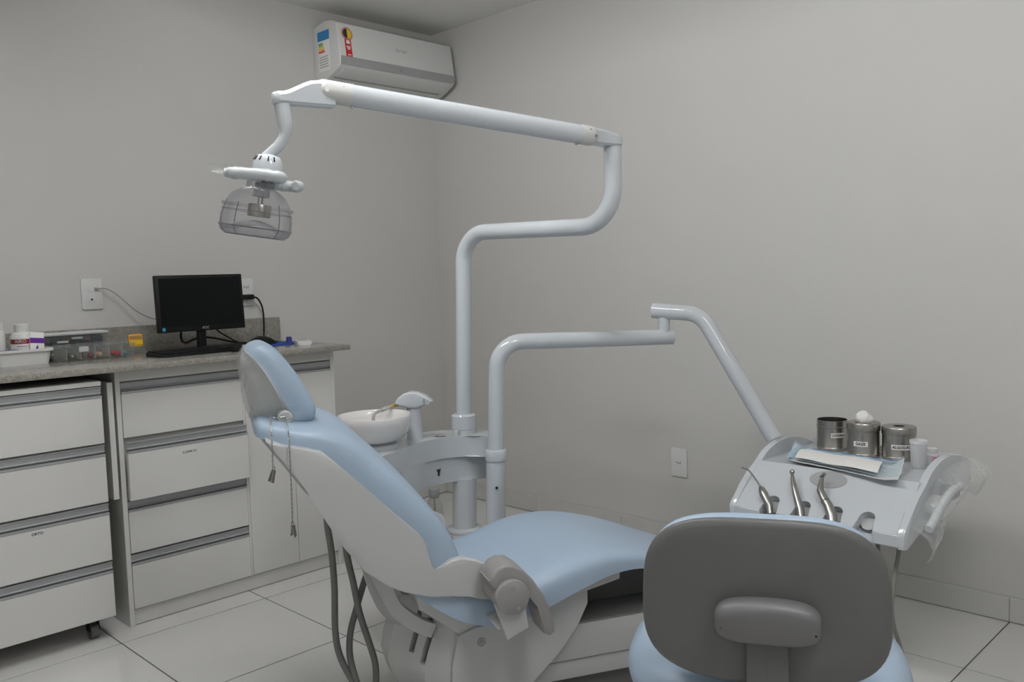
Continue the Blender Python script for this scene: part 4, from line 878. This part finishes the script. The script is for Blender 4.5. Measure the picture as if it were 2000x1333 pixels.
# work surface, rear lip and arched cheeks
obj('work_surface', MB().box(-0.648,-0.300,TY1+0.004,TY0-0.004,0.548,0.5625,0.002,1), M_WHITE, DU)
obj('rear_lip', MB().prism([(-0.305,0.548),(-0.290,0.548),(-0.288,0.578),(-0.300,0.580)],'xz',TY1+0.004,TY0-0.004,0.003,2), M_WHITE, DU)
arch = catmull([(-0.640,0.560),(-0.600,0.584),(-0.545,0.600),(-0.490,0.606),(-0.430,0.603),(-0.360,0.588),(-0.290,0.562)],4)
cheek = [(-0.793,0.452),(-0.790,0.462)]+[(p[0],p[1]) for p in catmull([(-0.740,0.502),(-0.690,0.536)],3)]+[(p[0],p[1]) for p in arch]+[(-0.282,0.550),(-0.280,0.505),(-0.30,0.492),(-0.45,0.500),(-0.56,0.485),(-0.66,0.445),(-0.765,0.414),(-0.788,0.420)]
for y0, y1 in ((TY1-0.014,TY1+0.006),(TY0-0.006,TY0+0.014)):
    obj('cheek', MB().prism(cheek,'xz',y0,y1,0.004,3,'caps'), M_WHITE, DU, smooth=50)
# side handle wrapped in film
hy = -2.705
P = catmull([(-0.735,hy,0.470),(-0.70,hy,0.484),(-0.655,hy,0.506),(-0.61,hy,0.523),(-0.555,hy,0.535),(-0.505,hy,0.534)],5)
hd_ = obj('tray_handle', MB().tube(P,[0.0105]*(len(P)),16), M_WHITE, DU, smooth=60)
obj('handle_mount', MB().prism([(-0.66,0.488),(-0.61,0.503),(-0.60,0.528),(-0.65,0.512)],'xz',hy,TY1-0.010,0.003,2), M_ABS, hd_)
obj('handle_mount', MB().prism([(-0.545,0.505),(-0.500,0.505),(-0.500,0.536),(-0.54,0.538)],'xz',hy,TY1-0.010,0.003,2), M_GREYP, hd_)
b = MB(); g_ = []
for i in range(9):
    f = i/8; x = -0.74+0.46*f; zt_ = 0.47+0.135*math.sin(min(1,f*1.5)*math.pi/2)-0.03*f
    g_.append([(x+random.uniform(-.004,.004), TY1-0.016-0.050*math.sin(j/6*math.pi*0.8)+random.uniform(-.004,.004), zt_-0.004-(0.085+0.02*math.sin(i*2.1))*j/6) for j in range(7)])
b.sheet(g_); obj('cover_film', b, F_WRAP, hd_, smooth=40)
b = MB(); rr_ = [0.0125+random.uniform(-.001,.0015) for _ in P]; b.tube(P,rr_,14,False); obj('film_wrap', b, F_WRAP, hd_, smooth=25)
# hoses looping below the tray
P = catmull([(-0.60,-2.60,0.44),(-0.69,-2.615,0.405),(-0.705,-2.62,0.385),(-0.735,-2.62,0.32),(-0.750,-2.62,0.250),(-0.735,-2.62,0.195),(-0.701,-2.62,0.140),(-0.675,-2.62,0.085),(-0.668,-2.61,0.040),(-0.66,-2.58,0.014),(-0.62,-2.50,0.012),(-0.55,-2.40,0.012)],6)
obj('hose', MB().tube(P,0.0055,10), M_HOSEG, DU)
P = catmull([(-0.60,-2.53,0.44),(-0.70,-2.565,0.40),(-0.715,-2.57,0.36),(-0.735,-2.57,0.28),(-0.745,-2.57,0.20),(-0.72,-2.57,0.12),(-0.69,-2.56,0.05),(-0.66,-2.52,0.014),(-0.60,-2.42,0.012)],6)
obj('hose', MB().tube(P,0.0055,10), M_HOSEG, DU)

# ---- instruments parked in the notches
def tool(name, label, cat, y, pts, radii, m, extra=None):
    base = PM@Vector((y,nd-0.03,-0.006)); t = thing(name, label, cat, tuple(base))
    Pw = [PM@Vector(p) for p in pts]
    b_ = obj('handle', MB().tube(Pw, radii, 18), m, t, smooth=40)
    d = (Pw[0]-Pw[1]).normalized()
    q = [Pw[0]-d*0.002, Pw[0]+d*0.014, Vector((-0.806,-y,0.430)), Vector((-0.795,-y,0.385)), Vector((-0.70,-y,0.360)), Vector((-0.62,-y,0.395)), Vector((-0.60,-y,0.432))]
    obj('hose', MB().tube([Vector(p) for p in catmull([tuple(v) for v in q],5)],0.0045,10), M_HOSEG, t)
    return t, Pw
t, Pw = tool('air_water_syringe','steel three-way air and water syringe with bent tip in the tray','syringe',notch[0],
   [(2.300,-0.002,-0.006),(2.292,0.018,0.003),(2.268,0.045,0.018),(2.258,0.058,0.021),(2.250,0.066,0.020)],[0.0095,0.0100,0.0125,0.0100,0.0055],M_STEELD)
obj('tip', MB().tube([Vector(p) for p in catmull([tuple(PM@Vector(p)) for p in ((2.250,0.066,0.020),(2.236,0.078,0.030),(2.215,0.094,0.040),(2.200,0.103,0.044),(2.180,0.106,0.046))],4)],0.0022,8), M_STEEL, t)
obj('button', MB().tube([PM@Vector((2.266,0.050,0.022)),PM@Vector((2.268,0.053,0.028))],0.0032,10), M_STEEL, t)
t, Pw = tool('turbine_handpiece','steel high-speed turbine handpiece with round head in the tray','handpiece',notch[1],
   [(2.395,-0.004,-0.006),(2.383,0.022,0.002),(2.366,0.050,0.014),(2.352,0.074,0.024),(2.338,0.100,0.030),(2.330,0.118,0.032)],[0.0100,0.0106,0.0095,0.0084,0.0066,0.0048],M_STEELD)
b = MB(Matrix.Translation(PM@Vector((2.326,0.127,0.033)))); b.ell((0,0,0),(0.0072,0.0072,0.0078),16,10); obj('head', b, M_STEEL, t)
t, Pw = tool('contra_angle_handpiece','steel contra-angle handpiece bent at the neck in the tray','handpiece',notch[2],
   [(2.482,-0.008,-0.006),(2.473,0.020,0.004),(2.456,0.046,0.014),(2.440,0.062,0.020),(2.424,0.082,0.026),(2.418,0.104,0.030),(2.416,0.122,0.032)],[0.0130,0.0135,0.0128,0.0108,0.0098,0.0072,0.0048],M_STEELD)
b = MB(); b.tube([PM@Vector((2.409,0.128,0.026)),PM@Vector((2.421,0.134,0.038))],0.0050,14); obj('head', b, M_STEEL, t)
b = MB(); b.tube([PM@Vector((2.447,0.0545,0.0172)),PM@Vector((2.445,0.0568,0.0180))],0.0122,16); obj('joint_ring', b, M_DGREY, t)

# ---- canisters
ZW = 0.5625
def canister(label, c, r, h, word, lid, ang, zl, wlab):
    t = thing('steel_canister', label, 'canister', c)
    pr = [(0.0,0.0),(r*0.97,0.0),(r,0.004),(r,h*0.10),(r*1.02,h*0.115),(r,h*0.13),(r,h*0.76),(r*1.035,h*0.775),(r*1.035,h*0.80),(r,h*0.815)]
    hh_ = h*0.83 if lid else h
    pr += [(r*1.0,hh_),(r*0.97,hh_),(r*0.97,0.02),(0,0.02)]
    obj('can', MB().lathe(pr, c, 40), M_STEEL, t, smooth=35)
    if lid:
        l = MB()
        l.lathe([(r*1.005,h*0.80),(r*1.04,h*0.81),(r*1.04,h*0.965),(r*1.0,h),(0.0175,h+0.001),(0.0160,h-0.0005),(0.0160,h-0.002),(r*0.98,h-0.002),(r*1.005,h*0.93)], c, 40, close=True); obj('lid', l, M_STEEL, t, smooth=35)
    n_ = 12; st_ = band(c, r+0.0006, zl-0.0075, zl+0.0075, ang-wlab/2, ang+wlab/2, n_)
    sk = obj('paper_label', st_, M_PAPER, t)
    curved_text('lettering', word, 0.0112, M_INK, sk, c, r+0.0008, zl, ang, bold=0.0003)
    return t
r_c = 0.0445
canister('open stainless steel canister without lid, labelled LIXEIRA',(-0.362,-2.285,ZW),0.0455,0.096,'LIXEIRA',False,228,0.052,55)
canister('stainless steel canister with gauze in its lid, labelled GAZE',(-0.400,-2.400,ZW),0.0465,0.104,'GAZE',True,192,0.044,50)
canister('stainless steel canister with an empty lid hole, labelled ALGODÃO',(-0.380,-2.497,ZW),0.0465,0.098,'ALGODÃO',True,212,0.042,74)
b = MB(); gc = Vector((-0.400,-2.400,ZW+0.097)); rings = []
for j in range(11):
    a = math.pi*j/10; q = max(math.sin(a),0.05)
    rings.append([gc+Vector((0.021*q*math.cos(2*math.pi*k/16)*(1+0.22*math.sin(3*k+j)),0.025*q*math.sin(2*math.pi*k/16)*(1+0.18*math.sin(2*k-j*0.8)),0.019*(1-math.cos(a))*(1+0.12*math.sin(k*1.3)))) for k in range(16)])
b.loft(rings); solo('gauze_tuft', b, M_COTTON, 'white gauze tuft sticking out of the GAZE canister lid','gauze',tuple(gc), smooth=60)
# plastic cups and small bottle
cc = (-0.470,-2.585,ZW)
t = thing('plastic_cup','frosted plastic cup standing at the near end of the tray','cup',cc)
obj('cup_wall', MB().lathe([(0.0,0.0),(0.019,0.0),(0.0195,0.002),(0.0215,0.070),(0.0235,0.071),(0.0235,0.080),(0.0222,0.080),(0.0205,0.070),(0.0185,0.003),(0.0,0.003)],cc,32), F_FROST, t)
obj('cup_filling', MB().lathe([(0.0,0.004),(0.013,0.004),(0.015,0.068),(0.0,0.069)],cc,24), M_PAPER, t)
cc = (-0.405,-2.600,ZW)
t = thing('small_bottle','small white bottle with pink print behind the frosted cup','bottle',cc)
bo = obj('body', MB().lathe([(0.0,0),(0.017,0),(0.018,0.002),(0.018,0.030),(0.013,0.036)],cc,24), M_AC, t)
obj('cap', MB().lathe([(0.0,0.034),(0.0145,0.034),(0.015,0.036),(0.0145,0.048),(0.0,0.049)],cc,24), M_AC, t)
for k in range(3): obj('pink_print', band(cc,0.0183,0.009+k*0.0065,0.0125+k*0.0065,195,265-k*12), M_PINK, bo)
# sterilisation pouch with folded gauze in it
PO = thing('sterilisation_pouch','opened blue-edged sterilisation pouch with white gauze lying on the tray','pouch',(-0.545,-2.42,ZW))
def pq(u, v):   # u 0..1 along the tray, v 0..1 front to back
    A0 = Vector((-0.628,-2.268,0)); A1 = Vector((-0.690,-2.612,0)); B0 = Vector((-0.470,-2.215,0)); B1 = Vector((-0.505,-2.560,0))
    return (A0.lerp(A1,u)).lerp(B0.lerp(B1,u),v)
g_ = []
for i in range(19):
    u = i/18; row = []
    for j in range(11):
        v = j/10; p = pq(u,v); e = max(0,1-8*u)+max(0,8*u-7); z = ZW+0.004+0.013*e*(0.4+v)+0.008*math.sin(u*5+v*2)*0.3+0.006*abs(v-0.45)*(1+e)+random.uniform(-.0008,.0008); row.append((p.x,p.y,max(z,ZW+0.0012)))
    g_.append(row)
obj('paper_side', MB().sheet(g_,0.0008), M_PAPER, PO, smooth=60)
g2 = [[(x,y,z+0.004+0.010*math.sin(math.pi*j/10)*math.sin(math.pi*i/18)) for j,(x,y,z) in enumerate(r)] for i,r in enumerate(g_)]
obj('film_side', MB().sheet([[ (x*1.0,y,z+0.004) for x,y,z in r] for r in g2]), F_POUCH, PO, smooth=60)
gz_ = []
for i in range(13):
    u = 0.08+0.75*i/12; gz_.append([(pq(u,v).x,pq(u,v).y,ZW+0.0205+0.003*math.sin(i*0.9)*0.5+0.005*math.sin(math.pi*(v-0.03)/0.80)) for v in [0.03+0.80*j/8 for j in range(9)]])
obj('folded_gauze', MB().sheet(gz_,0.0035), M_PAPER, PO, smooth=60)
def ribbon(pts, w, z):
    g = [[Vector((a.x,a.y,z+k_)),Vector((b_.x,b_.y,z+k_))] for (a,b_),k_ in zip(pts,[0.0006*math.sin(i) for i in range(len(pts))])]
    return MB().sheet(g,0.0005)
M_SEAL = mat('pale_blue_seal',(0.42,0.62,0.76),0.4)
obj('seal_band', ribbon([(pq(i/12,0.90),pq(i/12,1.0)) for i in range(13)],0,ZW+0.0185), M_SEAL, PO, smooth=0)
obj('seal_band', MB().sheet([[(pq(u,v).x,pq(u,v).y,ZW+0.0215+0.006*(v-0.5)) for u in (0.0,0.05)] for v in [j/8 for j in range(9)]],0.0005), M_SEAL, PO, smooth=0)
for k in range(7):
    u0 = 0.04+k*0.135; a = pq(u0,0.955); c_ = pq(u0+0.07+0.02*(k%2),0.955); w_ = pq(u0,0.985)-a
    zz = ZW+0.0202
    obj('blue_print', MB().sheet([[a+Vector((0,0,zz)),a+w_+Vector((0,0,zz))],[c_+Vector((0,0,zz)),c_+w_+Vector((0,0,zz))]],0.0005), mat('pouch_blue',(0.06,0.20,0.62),0.5), PO, smooth=0)

# ================================================================== OPERATOR STOOL
SF = Vector((0.880,0.474,0)); SR = Vector((0.474,-0.880,0)); SU = Vector((0,0,1))
bc_ = Vector((-1.702,-2.776,0.583)); tl = rad(4)
up_ = (SU*math.cos(tl)-SF*math.sin(tl)); nf = SF*math.cos(tl)+SU*math.sin(tl)
sc = bc_+SF*0.235; sc.z = 0
ST = thing('operator_stool','grey backed stool with sky blue cushions standing beside the chair','stool',(sc.x,sc.y,0))
BM = frame(bc_, SR, up_, -nf)    # z towards the camera side
def super_(w, h, e, n=64):
    o_ = []
    for k in range(n):
        a = 2*math.pi*k/n; c_, s_ = math.cos(a), math.sin(a)
        o_.append((w*math.copysign(abs(c_)**(2/e),c_), h*math.copysign(abs(s_)**(2/e),s_)))
    return o_
def shaped(w, h, z, e=3.3): # outline a little narrower at the top, curved round the back
    return [(x*0.972*(1-0.03*(y/h)),y,z-0.35*x*x) for x,y in super_(w,h,e)]
bk = obj('back_plate', MB(BM).loft([shaped(0.198,0.136,-0.012),shaped(0.2065,0.1445,-0.006),shaped(0.2075,0.1455,0.0),shaped(0.205,0.143,0.005),shaped(0.195,0.133,0.0085),shaped(0.15,0.10,0.0105),shaped(0.05,0.03,0.011)]), M_GREY, ST, smooth=50)
obj('back_cushion', MB(BM).loft([shaped(0.190,0.132,-0.010),shaped(0.2000,0.1430,-0.016),shaped(0.2020,0.1455,-0.026),shaped(0.196,0.141,-0.040),shaped(0.18,0.122,-0.052),shaped(0.12,0.08,-0.058),shaped(0.03,0.02,-0.060)]), M_BLUE, ST, smooth=60)
ho = Vector((0.006,-0.020,0.0))
def hous(w, h, z): return [(x+ho.x,y+ho.y-0.12*abs(x)**1.6*1.2,z-0.30*x*x) for x,y in super_(w,h,3.2,48)]
hz = obj('mount_cover', MB(BM).loft([hous(0.082,0.035,0.006),hous(0.0855,0.037,0.020),hous(0.0845,0.0365,0.034),hous(0.079,0.032,0.043),hous(0.062,0.024,0.0475),hous(0.02,0.008,0.049)]), M_GREYL, ST, smooth=50)
for sx, proud in ((0.062,0.0495),(-0.058,0.0452)):
    obj('cover_button', MB(BM).prism([(ho.x+sx+p[0],ho.y-0.012+p[1]) for p in rrect(0.036,0.019,0.009,5)],'xy',0.030,0.0445 if sx > 0 else 0.0425,0.0015,2,'caps'), M_GREYL, hz)
    obj('cover_hole', MB(BM).tube([(ho.x+sx+(0.013 if sx > 0 else -0.014),ho.y-0.009,0.040),(ho.x+sx+(0.013 if sx > 0 else -0.014),ho.y-0.009,0.0450 if sx > 0 else 0.0430)],0.0018,8), M_BLACK, hz)
arm_ = MB(BM); arm_.prism([(-0.027,-0.054),(0.039,-0.054),(0.042,-0.26),(-0.030,-0.26)],'xy',0.006,0.034,0.003,2); sa = obj('back_arm', arm_, M_GREY, ST)
obj('arm_seam', MB(BM).box(0.0055,0.0065,-0.26,-0.062,0.0335,0.0346), M_GREY, sa)
p0 = BM@Vector((0.005,-0.262,0.022)); b = MB(); q0 = Vector((p0.x,p0.y,p0.z))
b.tube(fillet([p0+Vector((0,0,0.03)),Vector((p0.x,p0.y,0.325)),Vector((sc.x,sc.y,0.325))],[0.04],6),0.020,12); obj('support_bar', b, M_DGREY, ST)
# seat cushion, thick and rounded
b = MB(frame((sc.x,sc.y,0),SR,SF,(0,0,1)))
def so(w, d, z): return [(x,y,z) for x,y in super_(w,d,2.6)]
b.loft([so(0.20,0.19,0.345),so(0.237,0.215,0.350),so(0.256,0.232,0.366),so(0.260,0.236,0.388),so(0.252,0.231,0.408),so(0.230,0.214,0.424),so(0.18,0.17,0.434),so(0.10,0.09,0.438),so(0.02,0.02,0.439)]); obj('seat_cushion', b, M_BLUE, ST, smooth=60)
b = MB(frame((sc.x,sc.y,0),SR,SF,(0,0,1))); b.loft([so(0.12,0.12,0.318),so(0.20,0.19,0.325),so(0.21,0.20,0.347)]); obj('seat_pan', b, M_GREY, ST)
b = MB(); b.lathe([(0,0.07),(0.030,0.07),(0.030,0.20),(0.020,0.205),(0.020,0.32),(0,0.32)],(sc.x,sc.y,0),24); obj('gas_lift', b, M_DGREY, ST)
for k in range(5):
    a = rad(72*k+15); d = Vector((math.cos(a),math.sin(a),0)); e_ = Vector((sc.x,sc.y,0))+d*0.25
    l_ = obj('base_leg', MB().tube([Vector((sc.x,sc.y,0.095))+d*0.02,e_+Vector((0,0,0.068))],[0.020,0.013],12), M_DGREY, ST)
    w_ = Vector((-d.y,d.x,0)); obj('caster', MB().tube([e_+w_*-0.016+Vector((0,0,0.025)),e_+w_*0.016+Vector((0,0,0.025))],0.025,16), M_BLACK, l_)
    obj('caster_stem', MB().tube([e_+Vector((0,0,0.040)),e_+Vector((0,0,0.068))],0.008,8), M_BLACK, l_)
